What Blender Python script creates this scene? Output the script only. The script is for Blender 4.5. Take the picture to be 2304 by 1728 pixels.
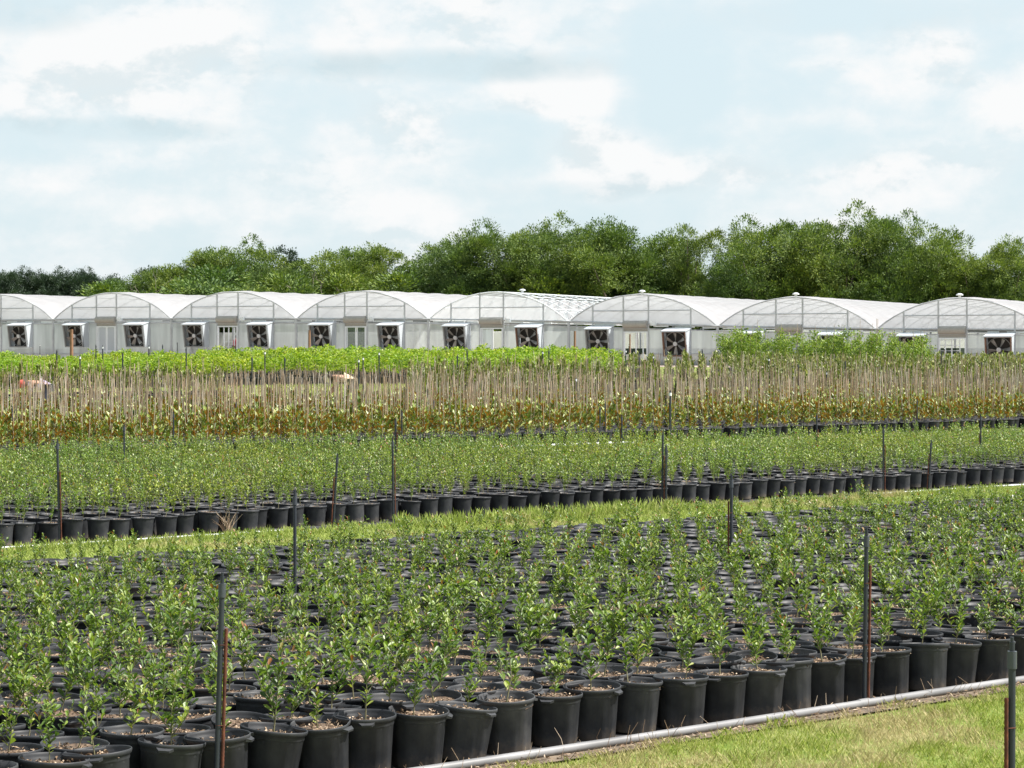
import bpy, math, random
import numpy as np
from mathutils import Vector, Matrix

# ------------------------------------------------------------------ camera, sky, sun, exposure
for o in list(bpy.data.objects):
    bpy.data.objects.remove(o, do_unlink=True)
scene = bpy.context.scene
COL = scene.collection
HC, F, CX, YH = 2.15, 5200.0, 1152.0, 795.0      # eye height; focal length and horizon in photo pixels (2304 wide)
SKY_STRENGTH, SUN_STRENGTH, EXPOSURE = 0.09, 4.9, 0.95
SUN_EL, SUN_AZ = math.radians(55), math.radians(98)   # azimuth clockwise from +Y (view direction)

cam = bpy.data.cameras.new('camera')
cam.sensor_width = 36.0
cam.lens = 36.0 * F / 2304.0
cam.clip_start, cam.clip_end = 0.5, 6000
camo = bpy.data.objects.new('camera', cam)
camo.location = (0, 0, HC)
camo.rotation_euler = (math.radians(90) - math.atan((864 - YH) / F), 0, 0)
COL.objects.link(camo)
scene.camera = camo
scene.view_settings.view_transform = 'Standard'
scene.view_settings.look = 'None'
scene.view_settings.gamma = 1
scene.view_settings.exposure = EXPOSURE
scene.cycles.max_bounces = 8
scene.cycles.transparent_max_bounces = 24

def build_world():
    w = bpy.data.worlds.new('World'); scene.world = w; w.use_nodes = True
    nt = w.node_tree; nt.nodes.clear(); N = nt.nodes.new; L = nt.links.new
    out = N('ShaderNodeOutputWorld'); bg = N('ShaderNodeBackground')
    sky = N('ShaderNodeTexSky'); sky.sky_type = 'NISHITA'; sky.sun_disc = False
    sky.sun_elevation = SUN_EL; sky.sun_rotation = SUN_AZ
    sky.air_density = 1.0; sky.dust_density = 2.5; sky.ozone_density = 1.0
    tc = N('ShaderNodeTexCoord'); sp = N('ShaderNodeSeparateXYZ'); L(tc.outputs['Generated'], sp.inputs[0])
    def M(op, a, b=None, c=None, clamp=False):
        n = N('ShaderNodeMath'); n.operation = op; n.use_clamp = clamp
        for k, v in enumerate((a, b, c)):
            if v is None: continue
            if isinstance(v, (int, float)): n.inputs[k].default_value = v
            else: L(v, n.inputs[k])
        return n.outputs[0]
    az = M('ARCTAN2', sp.outputs[0], sp.outputs[1])
    hz = M('SQRT', M('ADD', M('MULTIPLY', sp.outputs[0], sp.outputs[0]), M('MULTIPLY', sp.outputs[1], sp.outputs[1])))
    el = M('DIVIDE', sp.outputs[2], M('MAXIMUM', hz, 0.02))
    def noise(sx, sy, scale, detail, rough, off=0.0, dist=0.0, up=0.0):
        cb = N('ShaderNodeCombineXYZ'); L(M('MULTIPLY', az, sx), cb.inputs[0]); L(M('MULTIPLY', M('ADD', el, up), sy), cb.inputs[1]); cb.inputs[2].default_value = off
        n = N('ShaderNodeTexNoise'); n.inputs['Scale'].default_value = scale; n.inputs['Detail'].default_value = detail
        n.inputs['Roughness'].default_value = rough; n.inputs['Distortion'].default_value = dist
        L(cb.outputs[0], n.inputs['Vector']); return n.outputs['Fac']
    def ss(x, a, b):
        n = N('ShaderNodeMapRange'); n.interpolation_type = 'SMOOTHSTEP'; n.inputs[1].default_value = a; n.inputs[2].default_value = b
        L(x, n.inputs[0]); return n.outputs[0]
    fine = noise(1.0, 1.3, 30.0, 8, 0.6, 9.4, 0.1)
    def blob(px, py, rx, ry, amp, wobble=2.2):          # a cloud bank at a compass bearing and elevation
        a0, e0 = (px - CX) / F, (YH - py) / F
        dx = M('DIVIDE', M('SUBTRACT', az, a0), rx / F); dy = M('DIVIDE', M('SUBTRACT', el, e0), ry / F)
        d = M('ADD', M('ADD', M('MULTIPLY', dx, dx), M('MULTIPLY', dy, dy)), M('MULTIPLY', M('SUBTRACT', fine, 0.5), wobble))
        return M('MULTIPLY', M('SUBTRACT', 1.0, ss(d, -0.3, 2.0)), amp)
    def density(up):
        big = noise(1.0, 1.9, 10.0, 4, 0.5, 3.1, 0.0, up); med = noise(1.0, 1.5, 30.0, 9, 0.62, 9.4, 0.15, up)
        return M('ADD', M('MULTIPLY', big, 0.62), M('MULTIPLY', med, 0.52))
    field = None
    for b in [(330, 170, 300, 170, .20), (1250, 200, 160, 62, .24), (1370, 365, 150, 75, .24), (930, 310, 190, 80, .17), (2000, 150, 190, 80, .22),
              (2290, 225, 130, 80, .24), (1060, 60, 420, 100, .12), (2050, 400, 230, 70, .15), (500, 430, 500, 70, .10), (1580, 390, 160, 50, .12), (100, 400, 140, 40, .12),
              (1500, 190, 130, 170, -.25), (1820, 330, 200, 50, -.14), (650, 120, 70, 190, -.1), (1130, 285, 120, 30, -.12)]:
        q = blob(*b); field = q if field is None else M('ADD', field, q)
    d0 = M('ADD', density(0.0), field); d1 = M('ADD', density(0.011), field)
    soft = M('MULTIPLY', ss(d0, 0.42, 0.84), 0.85)
    crisp = M('MULTIPLY', ss(d0, 0.54, 0.80), 0.3)
    cloud = M('MINIMUM', M('ADD', soft, crisp), 1.0)
    shade = M('MULTIPLY', M('MULTIPLY', ss(M('SUBTRACT', d1, d0), -0.01, 0.11), ss(d0, 0.5, 0.66)), 0.6)
    for b in [(1010, 150, 420, 34, 1.0), (230, 300, 270, 26, .85), (1850, 45, 420, 34, .7), (30, 40, 190, 50, .75), (1280, 430, 260, 20, .3), (1500, 90, 260, 24, .3)]:
        shade = M('ADD', shade, blob(*b))
    shade = M('MINIMUM', shade, 1.0)
    ccol = N('ShaderNodeMix'); ccol.data_type = 'RGBA'; L(shade, ccol.inputs[0])
    ccol.inputs[6].default_value = (0.496, 0.502, 0.504, 1); ccol.inputs[7].default_value = (0.335, 0.398, 0.422, 1)
    skm = N('ShaderNodeVectorMath'); skm.operation = 'SCALE'; skm.inputs['Scale'].default_value = SKY_STRENGTH
    L(sky.outputs[0], skm.inputs[0])
    hazec = N('ShaderNodeMix'); hazec.data_type = 'RGBA'; L(M('SUBTRACT', 0.9, M('MULTIPLY', ss(el, 0.2, 1.2), 0.75)), hazec.inputs[0])      # thin high veil of cloud over the blue
    L(skm.outputs[0], hazec.inputs[6]); hazec.inputs[7].default_value = (0.388, 0.458, 0.486, 1)
    mx = N('ShaderNodeMix'); mx.data_type = 'RGBA'; L(M('MULTIPLY', cloud, M('SUBTRACT', 1.0, M('MULTIPLY', ss(el, 0.2, 1.2), 0.6))), mx.inputs[0]); L(hazec.outputs[2], mx.inputs[6]); L(ccol.outputs[2], mx.inputs[7])
    L(mx.outputs[2], bg.inputs['Color']); bg.inputs['Strength'].default_value = 1.0
    L(bg.outputs[0], out.inputs[0])
    w.cycles.sampling_method = 'MANUAL'; w.cycles.sample_map_resolution = 512
build_world()

sun = bpy.data.lights.new('sun', 'SUN'); sun.energy = SUN_STRENGTH; sun.angle = math.radians(0.53); sun.color = (1.0, 0.955, 0.88)
so = bpy.data.objects.new('sun', sun); COL.objects.link(so)
sdir = Vector((math.sin(SUN_AZ) * math.cos(SUN_EL), math.cos(SUN_AZ) * math.cos(SUN_EL), math.sin(SUN_EL)))
so.rotation_euler = sdir.to_track_quat('Z', 'Y').to_euler()
so.location = (20, 0, 40)

# ------------------------------------------------------------------ helpers
rnd = random.Random(11)
rng = np.random.default_rng(5)
PHI = math.radians(41)
CU, SU = math.cos(PHI), math.sin(PHI)
def uv2xy(u, v): return u * CU - v * SU, u * SU + v * CU
def xy2uv(x, y): return x * CU + y * SU, -x * SU + y * CU
_V = [-400, 41, 46, 52, 58, 64, 75, 100, 140, 1500]
_Z = [0, 0, .04, .22, .60, .98, 1.12, 1.35, 1.45, 1.45]
def zt(v): return np.interp(v, _V, _Z)
def gz(x, y): return float(zt(xy2uv(x, y)[1]))
def proj(x, y, z): return CX + F * x / y, YH - F * (z - HC) / y
def in_view(x, y, z=0.3, m=40):
    if y < 2: return False
    px, py = proj(x, y, z)
    return -m < px < 2304 + m and -m < py < 1728 + m
def ray_top(px, py, h):      # ground spot where something h tall has its top at this direction
    best = None
    for Y in np.arange(5, 175, 0.1):
        X = (px - CX) / F * Y
        e = (HC + (YH - py) / F * Y) - (gz(X, Y) + h)
        if best is None or abs(e) < best[0]: best = (abs(e), X, Y)
        if e < 0 and False: break
    return best[1], best[2]

def tag(o, label=None, cat=None, group=None, kind=None):
    if label: o['label'] = label
    if cat: o['category'] = cat
    if group: o['group'] = group
    if kind: o['kind'] = kind
    return o
def empty(name, loc, rz=0.0, rx=0.0, ry=0.0, sc=1.0):
    o = bpy.data.objects.new(name, None); o.empty_display_size = 0.1
    o.location = loc; o.rotation_euler = (rx, ry, rz); o.scale = (sc, sc, sc); COL.objects.link(o); return o
def link(name, me, parent=None, loc=None, rot=None):
    o = bpy.data.objects.new(name, me); COL.objects.link(o)
    if parent: o.parent = parent
    if loc is not None: o.location = loc
    if rot is not None: o.rotation_euler = rot
    return o
def copy_tree(o, parent=None):
    c = o.copy(); COL.objects.link(c); c.parent = parent
    for ch in o.children: copy_tree(ch, c)
    return c

# geometry is kept as chunks (V (n,3), F (m,k), material index, smooth)
def mesh_from(name, chunks, mats):
    chunks = [c for c in chunks if len(c[1])]
    V = np.concatenate([np.asarray(c[0], dtype=np.float32) for c in chunks])
    off = 0; loops = []; starts = []; mi = []; sm = []; ls = 0
    for c in chunks:
        Fc = np.asarray(c[1], dtype=np.int64); k = Fc.shape[1]; m = Fc.shape[0]
        loops.append((Fc + off).ravel()); starts.append(ls + np.arange(m) * k); ls += m * k
        mi.append(np.full(m, c[2])); sm.append(np.full(m, bool(c[3])))
        off += len(c[0])
    loops = np.concatenate(loops).astype(np.int32); starts = np.concatenate(starts).astype(np.int32)
    me = bpy.data.meshes.new(name)
    me.vertices.add(len(V)); me.vertices.foreach_set('co', V.ravel())
    me.loops.add(len(loops)); me.loops.foreach_set('vertex_index', loops)
    me.polygons.add(len(starts)); me.polygons.foreach_set('loop_start', starts)
    me.polygons.foreach_set('material_index', np.concatenate(mi).astype(np.int32))
    me.polygons.foreach_set('use_smooth', np.concatenate(sm))
    for m in mats: me.materials.append(m)
    me.update(calc_edges=True); me.validate()
    return me
def xf(chunks, M, T):        # copies of chunks under n transforms: M (n,3,3), T (n,3)
    out = []; n = len(T)
    for c in chunks:
        V = np.asarray(c[0]); Fc = np.asarray(c[1])
        VV = (np.einsum('nij,kj->nki', M, V) + T[:, None, :]).reshape(-1, 3)
        FF = (Fc[None] + (np.arange(n) * len(V))[:, None, None]).reshape(-1, Fc.shape[1])
        out.append((VV, FF, c[2], c[3]))
    return out
def rotz(a, s=1.0, tilt=0.0, ta=0.0):
    M = Matrix.Rotation(tilt, 3, Vector((math.cos(ta), math.sin(ta), 0))) @ Matrix.Rotation(a, 3, 'Z') * s
    return np.array(M)
def remat(chunks, d): return [(c[0], c[1], d.get(c[2], c[2]), c[3]) for c in chunks]

def box(x0, x1, y0, y1, z0, z1, mi=0):
    V = np.array([(x, y, z) for z in (z0, z1) for y in (y0, y1) for x in (x0, x1)], float)
    Fc = np.array([(0, 2, 3, 1), (4, 5, 7, 6), (0, 1, 5, 4), (2, 6, 7, 3), (0, 4, 6, 2), (1, 3, 7, 5)])
    return (V, Fc, mi, False)
def tube(pts, rad, seg=8, mi=0, smooth=True, cap=True):
    pts = [Vector(p) for p in pts]; n = len(pts)
    if isinstance(rad, (int, float)): rad = [rad] * n
    V = []; up = Vector((0, 0, 1))
    d0 = (pts[-1] - pts[0]).normalized()
    if abs(d0.z) > 0.9: up = Vector((0, 1, 0))
    for i, p in enumerate(pts):
        d = (pts[min(i + 1, n - 1)] - pts[max(i - 1, 0)]).normalized()
        a = d.cross(up).normalized(); b = a.cross(d).normalized()
        for k in range(seg):
            t = 2 * math.pi * k / seg
            V.append(p + (a * math.cos(t) + b * math.sin(t)) * rad[i])
    Fc = [(i * seg + k, i * seg + (k + 1) % seg, (i + 1) * seg + (k + 1) % seg, (i + 1) * seg + k) for i in range(n - 1) for k in range(seg)]
    V = np.array([tuple(v) for v in V])
    out = [(V, np.array(Fc), mi, smooth)]
    if cap: out.append((V[-seg:], np.array([list(range(seg))]), mi, False)); out.append((V[:seg], np.array([list(range(seg))[::-1]]), mi, False))
    return out
def lathe(prof, seg=24, mi=0, smooth=True, fn=None):
    V = []
    for (r, z) in prof:
        for k in range(seg):
            t = 2 * math.pi * k / seg; rr = r * (fn(t, z) if fn else 1)
            V.append((rr * math.cos(t), rr * math.sin(t), z))
    n = len(prof)
    Fc = [(i * seg + k, i * seg + (k + 1) % seg, (i + 1) * seg + (k + 1) % seg, (i + 1) * seg + k) for i in range(n - 1) for k in range(seg)]
    return (np.array(V), np.array(Fc), mi, smooth)
def norm(a): return a / np.maximum(np.linalg.norm(a, axis=1, keepdims=True), 1e-9)
LEAF6 = np.array([(0, 0, 0), (.38, .34, .05), (.78, .46, .02), (1, 0, -.06), (.78, -.46, .02), (.38, -.34, .05)])
LEAF4 = np.array([(0, 0, 0), (.55, .5, .04), (1, 0, -.03), (.55, -.5, .04)])
def leaf_geo(P, D, Nn, Ln, Wd, mi=0, tpl=LEAF6):
    P = np.asarray(P, float); D = norm(np.asarray(D, float)); S = norm(np.cross(D, np.asarray(Nn, float))); Nn = np.cross(S, D)
    Ln = np.asarray(Ln)[:, None]; Wd = np.asarray(Wd)[:, None]
    vs = [P + D * Ln * a + S * Wd * c + Nn * Ln * h for (a, c, h) in tpl]
    k = len(tpl); V = np.stack(vs, 1).reshape(-1, 3); base = (np.arange(len(P)) * k)[:, None]
    if k == 6: Fc = np.concatenate([base + np.array([0, 1, 2, 3]), base + np.array([0, 3, 4, 5])])
    else: Fc = base + np.array([0, 1, 2, 3])
    return (V, Fc, mi, False)

# ------------------------------------------------------------------ materials
def new_mat(name):
    m = bpy.data.materials.new(name); m.use_nodes = True
    nt = m.node_tree; b = nt.nodes['Principled BSDF']; return m, nt, b
def ramp(nt, fac, stops, interp='LINEAR'):
    r = nt.nodes.new('ShaderNodeValToRGB'); r.color_ramp.interpolation = interp
    e = r.color_ramp.elements
    while len(e) < len(stops): e.new(0.5)
    for i, (p, c) in enumerate(stops): e[i].position = p; e[i].color = (*c, 1)
    nt.links.new(fac, r.inputs[0]); return r.outputs[0]
def nz(nt, scale, detail=4, rough=0.55, coord='Object', st=None):
    tc = nt.nodes.new('ShaderNodeTexCoord'); n = nt.nodes.new('ShaderNodeTexNoise')
    n.inputs['Scale'].default_value = scale; n.inputs['Detail'].default_value = detail; n.inputs['Roughness'].default_value = rough
    src = tc.outputs[coord]
    if coord == 'World':
        pass
    if st:
        mp = nt.nodes.new('ShaderNodeMapping'); mp.inputs['Scale'].default_value = st; nt.links.new(src, mp.inputs[0]); src = mp.outputs[0]
    nt.links.new(src, n.inputs['Vector']); return n.outputs['Fac']
def wnz(nt, scale, detail=4, rough=0.55):
    g = nt.nodes.new('ShaderNodeNewGeometry'); n = nt.nodes.new('ShaderNodeTexNoise')
    n.inputs['Scale'].default_value = scale; n.inputs['Detail'].default_value = detail; n.inputs['Roughness'].default_value = rough
    nt.links.new(g.outputs['Position'], n.inputs['Vector']); return n.outputs['Fac']
def mixc(nt, f, a, b, mode='MIX'):
    n = nt.nodes.new('ShaderNodeMix'); n.data_type = 'RGBA'; n.blend_type = mode
    for k, v in ((0, f), (6, a), (7, b)):
        if isinstance(v, (int, float)): n.inputs[k].default_value = v
        elif isinstance(v, tuple): n.inputs[k].default_value = (*v, 1)
        else: nt.links.new(v, n.inputs[k])
    return n.outputs[2]
def math_(nt, op, a, b):
    n = nt.nodes.new('ShaderNodeMath'); n.operation = op
    for k, v in enumerate((a, b)):
        if isinstance(v, (int, float)): n.inputs[k].default_value = v
        else: nt.links.new(v, n.inputs[k])
    return n.outputs[0]
def bump(nt, b, h, strength=0.3, dist=0.01):
    n = nt.nodes.new('ShaderNodeBump'); n.inputs['Strength'].default_value = strength; n.inputs['Distance'].default_value = dist
    nt.links.new(h, n.inputs['Height']); nt.links.new(n.outputs[0], b.inputs['Normal'])

def plain(name, col, rough=0.6, metal=0.0, var=0.25, scale=8.0, spec=None, emit=None):
    m, nt, b = new_mat(name)
    n = nz(nt, scale)
    c = ramp(nt, n, [(0.3, tuple(x * (1 - var) for x in col)), (0.7, tuple(min(1, x * (1 + var)) for x in col))])
    nt.links.new(c, b.inputs['Base Color']); b.inputs['Roughness'].default_value = rough; b.inputs['Metallic'].default_value = metal
    if spec is not None: b.inputs['Specular IOR Level'].default_value = spec
    return m
def leaf_mat(name, stops, under=None, rough=0.38, trans=0.3, patch=None, pscale=1.5, objvar=0.0):
    m, nt, b = new_mat(name); L = nt.links.new
    g = nt.nodes.new('ShaderNodeNewGeometry')
    c = ramp(nt, g.outputs['Random Per Island'], stops)
    if patch:
        c = mixc(nt, ramp(nt, wnz(nt, pscale, 3), [(0.42, (0, 0, 0)), (0.62, (1, 1, 1))]), c, mixc(nt, 1.0, c, patch, 'MULTIPLY'))
    if objvar:
        oi = nt.nodes.new('ShaderNodeObjectInfo')
        c = mixc(nt, 1.0, c, ramp(nt, oi.outputs['Random'], [(0, (1 - objvar, 1 - objvar * .7, 1 - objvar)), (1, (1 + objvar, 1 + objvar * .6, 1))]), 'MULTIPLY')
    if under: c = mixc(nt, math_(nt, 'MULTIPLY', g.outputs['Backfacing'], math_(nt, 'LESS_THAN', nz(nt, 9.0, 1), .515)), c, under)
    L(c, b.inputs['Base Color']); b.inputs['Roughness'].default_value = rough; b.inputs['Specular IOR Level'].default_value = 0.5
    tr = nt.nodes.new('ShaderNodeBsdfTranslucent'); L(mixc(nt, 1.0, c, (1.5, 1.6, .7), 'MULTIPLY'), tr.inputs['Color'])
    mx = nt.nodes.new('ShaderNodeMixShader'); mx.inputs[0].default_value = trans
    L(b.outputs[0], mx.inputs[1]); L(tr.outputs[0], mx.inputs[2]); L(mx.outputs[0], nt.nodes['Material Output'].inputs[0])
    return m

MAT = {}
MAT['leaf'] = leaf_mat('sapling_leaf', [(0, (.04, .085, .015)), (.4, (.1, .175, .028)), (.8, (.19, .27, .045)), (.95, (.27, .33, .075)), (1, (.33, .37, .13))], rough=0.45, objvar=.2)
MAT['tip'] = leaf_mat('young_leaf', [(0, (0.096, 0.176, 0.024)), (0.5, (0.16, 0.2, 0.032)), (0.8, (0.224, 0.128, 0.032)), (1, (0.288, 0.08, 0.024))], rough=0.35)
MAT['leaf_mid'] = leaf_mat('shrub_leaf', [(0, (.04, .09, .016)), (.45, (.115, .195, .034)), (.88, (.21, .31, .06)), (1, (.32, .38, .12))], rough=0.45, patch=(1.3, 1.08, .8), pscale=.35)
MAT['stem'] = plain('green_stem', (.16, .15, .08), .7)
MAT['magnolia'] = leaf_mat('magnolia_leaf', [(0, (.05, .10, .02)), (.5, (.16, .22, .035)), (.85, (.3, .34, .07)), (.96, (.38, .4, .15)), (1, (.55, .55, .32))], under=(.31, .15, .03), rough=0.42, trans=.18)
MAT['lime'] = leaf_mat('lime_leaf', [(0, (.09, .18, .014)), (.5, (.18, .295, .022)), (.9, (.28, .39, .04)), (1, (.45, .49, .18))], rough=0.55, trans=.35, patch=(1.2, 1.0, .8), pscale=.22)
MAT['youngtree'] = leaf_mat('young_tree_leaf', [(0, (.06, .12, .018)), (.5, (.15, .235, .026)), (1, (.3, .37, .05))], rough=.5, trans=.25)
MAT['tree'] = leaf_mat('tree_leaf', [(0, (.038, .08, .023)), (.55, (.092, .157, .04)), (1, (.175, .25, .062))], rough=.7, trans=.18, patch=(1.4, 1.2, .85), pscale=.14, objvar=.22)
MAT['tree_dark'] = leaf_mat('hazy_dark_tree_leaf', [(0, (.022, .045, .026)), (.6, (.036, .068, .038)), (1, (.055, .09, .048))], rough=.6, trans=.08, objvar=.12)  # dark green; its bluish tint paints the far wood's distance haze into the leaves
MAT['bark'] = plain('bark', (.16, .13, .10), .9, scale=3)
MAT['palebark'] = plain('pale_bark', (.24, .21, .17), .9, scale=3)
MAT['bamboo'] = leaf_mat('bamboo', [(0, (.15, .11, .07)), (.5, (.32, .26, .19)), (.8, (.46, .4, .32)), (1, (.6, .55, .48))], rough=.6, trans=0.0, patch=(1.1, .9, .7), pscale=.5)
MAT['soil'] = plain('bark_mulch', (.11, .075, .05), .95, var=.5, scale=60)
MAT['chip'] = leaf_mat('bark_chip', [(0, (.12, .07, .04)), (.5, (.26, .18, .11)), (1, (.5, .4, .3))], rough=.85, trans=0.0)

def pot_material():
    m, nt, b = new_mat('black_plastic')
    n = nz(nt, 9, 5); dust = nz(nt, 2.2, 3)
    c = ramp(nt, n, [(0.3, (.022, .024, .028)), (0.75, (.05, .052, .056))])
    c = mixc(nt, ramp(nt, dust, [(0.5, (0, 0, 0)), (0.75, (.4, .4, .4))]), c, (.09, .088, .085))
    tc = nt.nodes.new('ShaderNodeTexCoord'); sx = nt.nodes.new('ShaderNodeSeparateXYZ'); nt.links.new(tc.outputs['Object'], sx.inputs[0])
    splash = ramp(nt, math_(nt, 'ADD', math_(nt, 'MULTIPLY', sx.outputs[2], -5.0), nz(nt, 22, 6, .7)), [(.12, (0, 0, 0)), (.5, (.55, .55, .55))])
    c = mixc(nt, splash, c, (.13, .105, .08))
    oi = nt.nodes.new('ShaderNodeObjectInfo'); c = mixc(nt, 1.0, c, ramp(nt, oi.outputs['Random'], [(0, (.7, .7, .72)), (.8, (1.15, 1.15, 1.15)), (1, (1.7, 1.65, 1.6))]), 'MULTIPLY')
    nt.links.new(c, b.inputs['Base Color'])
    b.inputs['Roughness'].default_value = 0.5; b.inputs['Specular IOR Level'].default_value = .32
    bump(nt, b, n, .15, .004); return m
MAT['pot'] = pot_material()
MAT['pvc_dark'] = plain('dark_grey_pvc', (.022, .027, .036), .5, var=.2, scale=5)
MAT['pvc_cap'] = plain('grey_coupling', (.05, .057, .07), .35)
MAT['pvc_pipe'] = plain('grey_pvc', (.2, .2, .205), .45, var=.35, scale=2.4)
MAT['pvc_white'] = plain('white_pvc', (.72, .74, .76), .4, var=.08)
MAT['glue'] = plain('pipe_glue', (.5, .4, .2), .6)
def rust_mat():
    m, nt, b = new_mat('rusty_rebar')
    c = ramp(nt, nz(nt, 25), [(.3, (.045, .014, .008)), (.6, (.12, .035, .015)), (.8, (.22, .09, .04))])
    nt.links.new(c, b.inputs['Base Color']); b.inputs['Roughness'].default_value = .9; return m
MAT['rust'] = rust_mat()
MAT['wood'] = plain('weathered_wood', (.22, .12, .07), .9, scale=3)

# ------------------------------------------------------------------ setting: ground, beds, paths
def ground_material():
    m, nt, b = new_mat('lawn')
    n1 = wnz(nt, .55, 6, .6); n2 = wnz(nt, 14, 6, .7); n3 = wnz(nt, 2.4, 5, .6)
    c = ramp(nt, n2, [(.25, (.08, .12, .022)), (.5, (.15, .21, .045)), (.75, (.25, .28, .09))])
    straw = ramp(nt, n2, [(.25, (.17, .14, .07)), (.75, (.36, .31, .17))])
    f = ramp(nt, math_(nt, 'ADD', math_(nt, 'MULTIPLY', n1, .6), math_(nt, 'MULTIPLY', n3, .4)), [(.47, (0, 0, 0)), (.6, (.9, .9, .9))])
    c = mixc(nt, f, c, straw)
    nt.links.new(c, b.inputs['Base Color']); b.inputs['Roughness'].default_value = .95; b.inputs['Specular IOR Level'].default_value = .1
    bump(nt, b, n2, .6, .03); return m
MAT['ground'] = ground_material()
def strip(name, u0, u1, v0, v1, lift, mat, nu=2):
    vs = sorted(set([v0, v1] + [x for x in _V if v0 < x < v1] + list(np.linspace(v0, v1, 24))))
    us = np.linspace(u0, u1, nu); V = []
    for v in vs:
        for u in us:
            x, y = uv2xy(u, v); V.append((x, y, float(zt(v)) + lift))
    n = nu; Fc = [(i * n + j, i * n + j + 1, (i + 1) * n + j + 1, (i + 1) * n + j) for i in range(len(vs) - 1) for j in range(n - 1)]
    o = link(name, mesh_from(name, [(np.array(V), np.array(Fc), 0, True)], [mat]))
    return o
gd = strip('ground', -1500, 1500, -300, 1400, 0, MAT['ground'], 3); tag(gd, kind='structure')
MAT['fabric'] = plain('weed_fabric', (.03, .03, .032), .9, var=.5, scale=4)
MAT['gravel'] = plain('pink_gravel', (.34, .27, .24), .95, var=.25, scale=30)
BEDV = {'near': (9.37, 28), 'mid': (22.9, 41), 'a': (39.95, 0), 'b': (55.5, 0)}
for nm, u0, u1, v0, v1 in (('near', -6, 45, 9.16, 18.62), ('mid', -4, 80, 22.6, 27.4), ('mag', -4, 120, 39.6, 53.0)):
    s_ = strip('weed_fabric', u0, u1, v0, v1, .008, MAT['fabric']); tag(s_, kind='structure')
    s_['label'] = {'near': 'black ground cloth under the nearest bed of pots', 'mid': 'black ground cloth under the middle bed of pots', 'mag': 'black ground cloth under the magnolia bed'}[nm]
MAT['dirt'] = plain('bare_dirt', (.13, .1, .07), .95, var=.5, scale=12)
tag(strip('soil', -6, 45, 8.96, 9.17, .014, MAT['dirt']), 'bare brown dirt along the grey pipe', kind='structure')
# pinkish gravel yard in front of the greenhouses
WT = math.atan(F / 10610.0); WA = Vector((math.cos(WT), -math.sin(WT), 0)); WN = Vector((math.sin(WT), math.cos(WT), 0))
BW = 10.4; Y0 = F * BW * math.cos(WT) / 286.5; X0 = (119.8 - CX) / F * Y0
def gh(s, t, z): return (X0 + WA.x * s + WN.x * t, Y0 + WA.y * s + WN.y * t, z)
def yard():
    V = []; ss_ = np.linspace(-40, 130, 30); tt = np.linspace(-9, -0.2, 8)
    for t in tt:
        for s in ss_:
            x, y, _ = gh(s, t, 0); V.append((x, y, gz(x, y) + .012))
    n = len(ss_); Fc = [(i * n + j, i * n + j + 1, (i + 1) * n + j + 1, (i + 1) * n + j) for i in range(7) for j in range(n - 1)]
    o = link('path', mesh_from('path', [(np.array(V), np.array(Fc), 0, True)], [MAT['gravel']])); tag(o, 'pinkish gravel yard in front of the greenhouse', kind='structure')
yard()

# ------------------------------------------------------------------ grass blades
def blade_mat(name, stops, straw, sc):
    m, nt, b = new_mat(name)
    g = nt.nodes.new('ShaderNodeNewGeometry'); c = ramp(nt, g.outputs['Random Per Island'], stops)
    st = ramp(nt, g.outputs['Random Per Island'], [(0, (.34, .27, .12)), (1, (.58, .5, .28))])
    f = ramp(nt, wnz(nt, sc, 5, .6), [(straw, (0, 0, 0)), (straw + .1, (.9, .9, .9))])
    c = mixc(nt, f, c, st)
    nt.links.new(c, b.inputs['Base Color']); b.inputs['Roughness'].default_value = .6; b.inputs['Specular IOR Level'].default_value = .3
    tr = nt.nodes.new('ShaderNodeBsdfTranslucent'); nt.links.new(c, tr.inputs['Color'])
    mx = nt.nodes.new('ShaderNodeMixShader'); mx.inputs[0].default_value = .35
    nt.links.new(b.outputs[0], mx.inputs[1]); nt.links.new(tr.outputs[0], mx.inputs[2]); nt.links.new(mx.outputs[0], nt.nodes['Material Output'].inputs[0])
    return m
MAT['blade'] = blade_mat('grass_blade', [(0, (.17, .24, .03)), (.6, (.31, .37, .065)), (.85, (.42, .44, .13)), (1, (.52, .48, .22))], .47, 1.1)
MAT['blade_green'] = blade_mat('green_grass_blade', [(0, (.18, .25, .035)), (.6, (.32, .4, .08)), (1, (.46, .5, .18))], .54, .6)
def blades(name, n, u0, u1, v0, v1, hgt, wid, mat, label, keep=None, lean=.7):
    u = rng.uniform(u0, u1, n); v = rng.uniform(v0, v1, n)
    x = u * CU - v * SU; y = u * SU + v * CU
    k = (np.abs(x / np.maximum(y, .1)) < .2215 + 1.2 / np.maximum(y, 1)) & (y > 10)
    if keep is not None: k &= keep(x, y)
    x, y, v = x[k], y[k], v[k]; n = len(x)
    P = np.stack([x, y, zt(v)], 1); a = rng.uniform(0, 6.28, n); l = rng.uniform(.1, lean, n)
    D = np.stack([np.cos(a) * l, np.sin(a) * l, np.ones(n)], 1); Nn = np.stack([np.cos(a), np.sin(a), -l], 1) + rng.normal(0, .3, (n, 3))
    clump = .6 + .8 * (np.sin(x * 9.1) * np.sin(y * 7.7) * .5 + .5)
    c = leaf_geo(P, D, Nn, hgt * clump * rng.uniform(.6, 1.3, n), np.full(n, wid), 0, np.array([(0, .5, 0), (0, -.5, 0), (.7, -.3, .1), (1, 0, .25)]))
    o = link(name, mesh_from(name, [c], [mat])); tag(o, label, 'grass', kind='stuff'); return o
blades('grass', 330000, 5, 22, 2, 9.08, .05, .0042, MAT['blade'], 'short sunlit lawn with straw patches in front of the nearest pots', lambda x, y: (y > 10.8) & ((y * CU - x * SU) < 8.99 + .07 * np.sin(x * 5.1 + y * 3.3) + .05 * np.sin(x * 17.0)))
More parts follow.
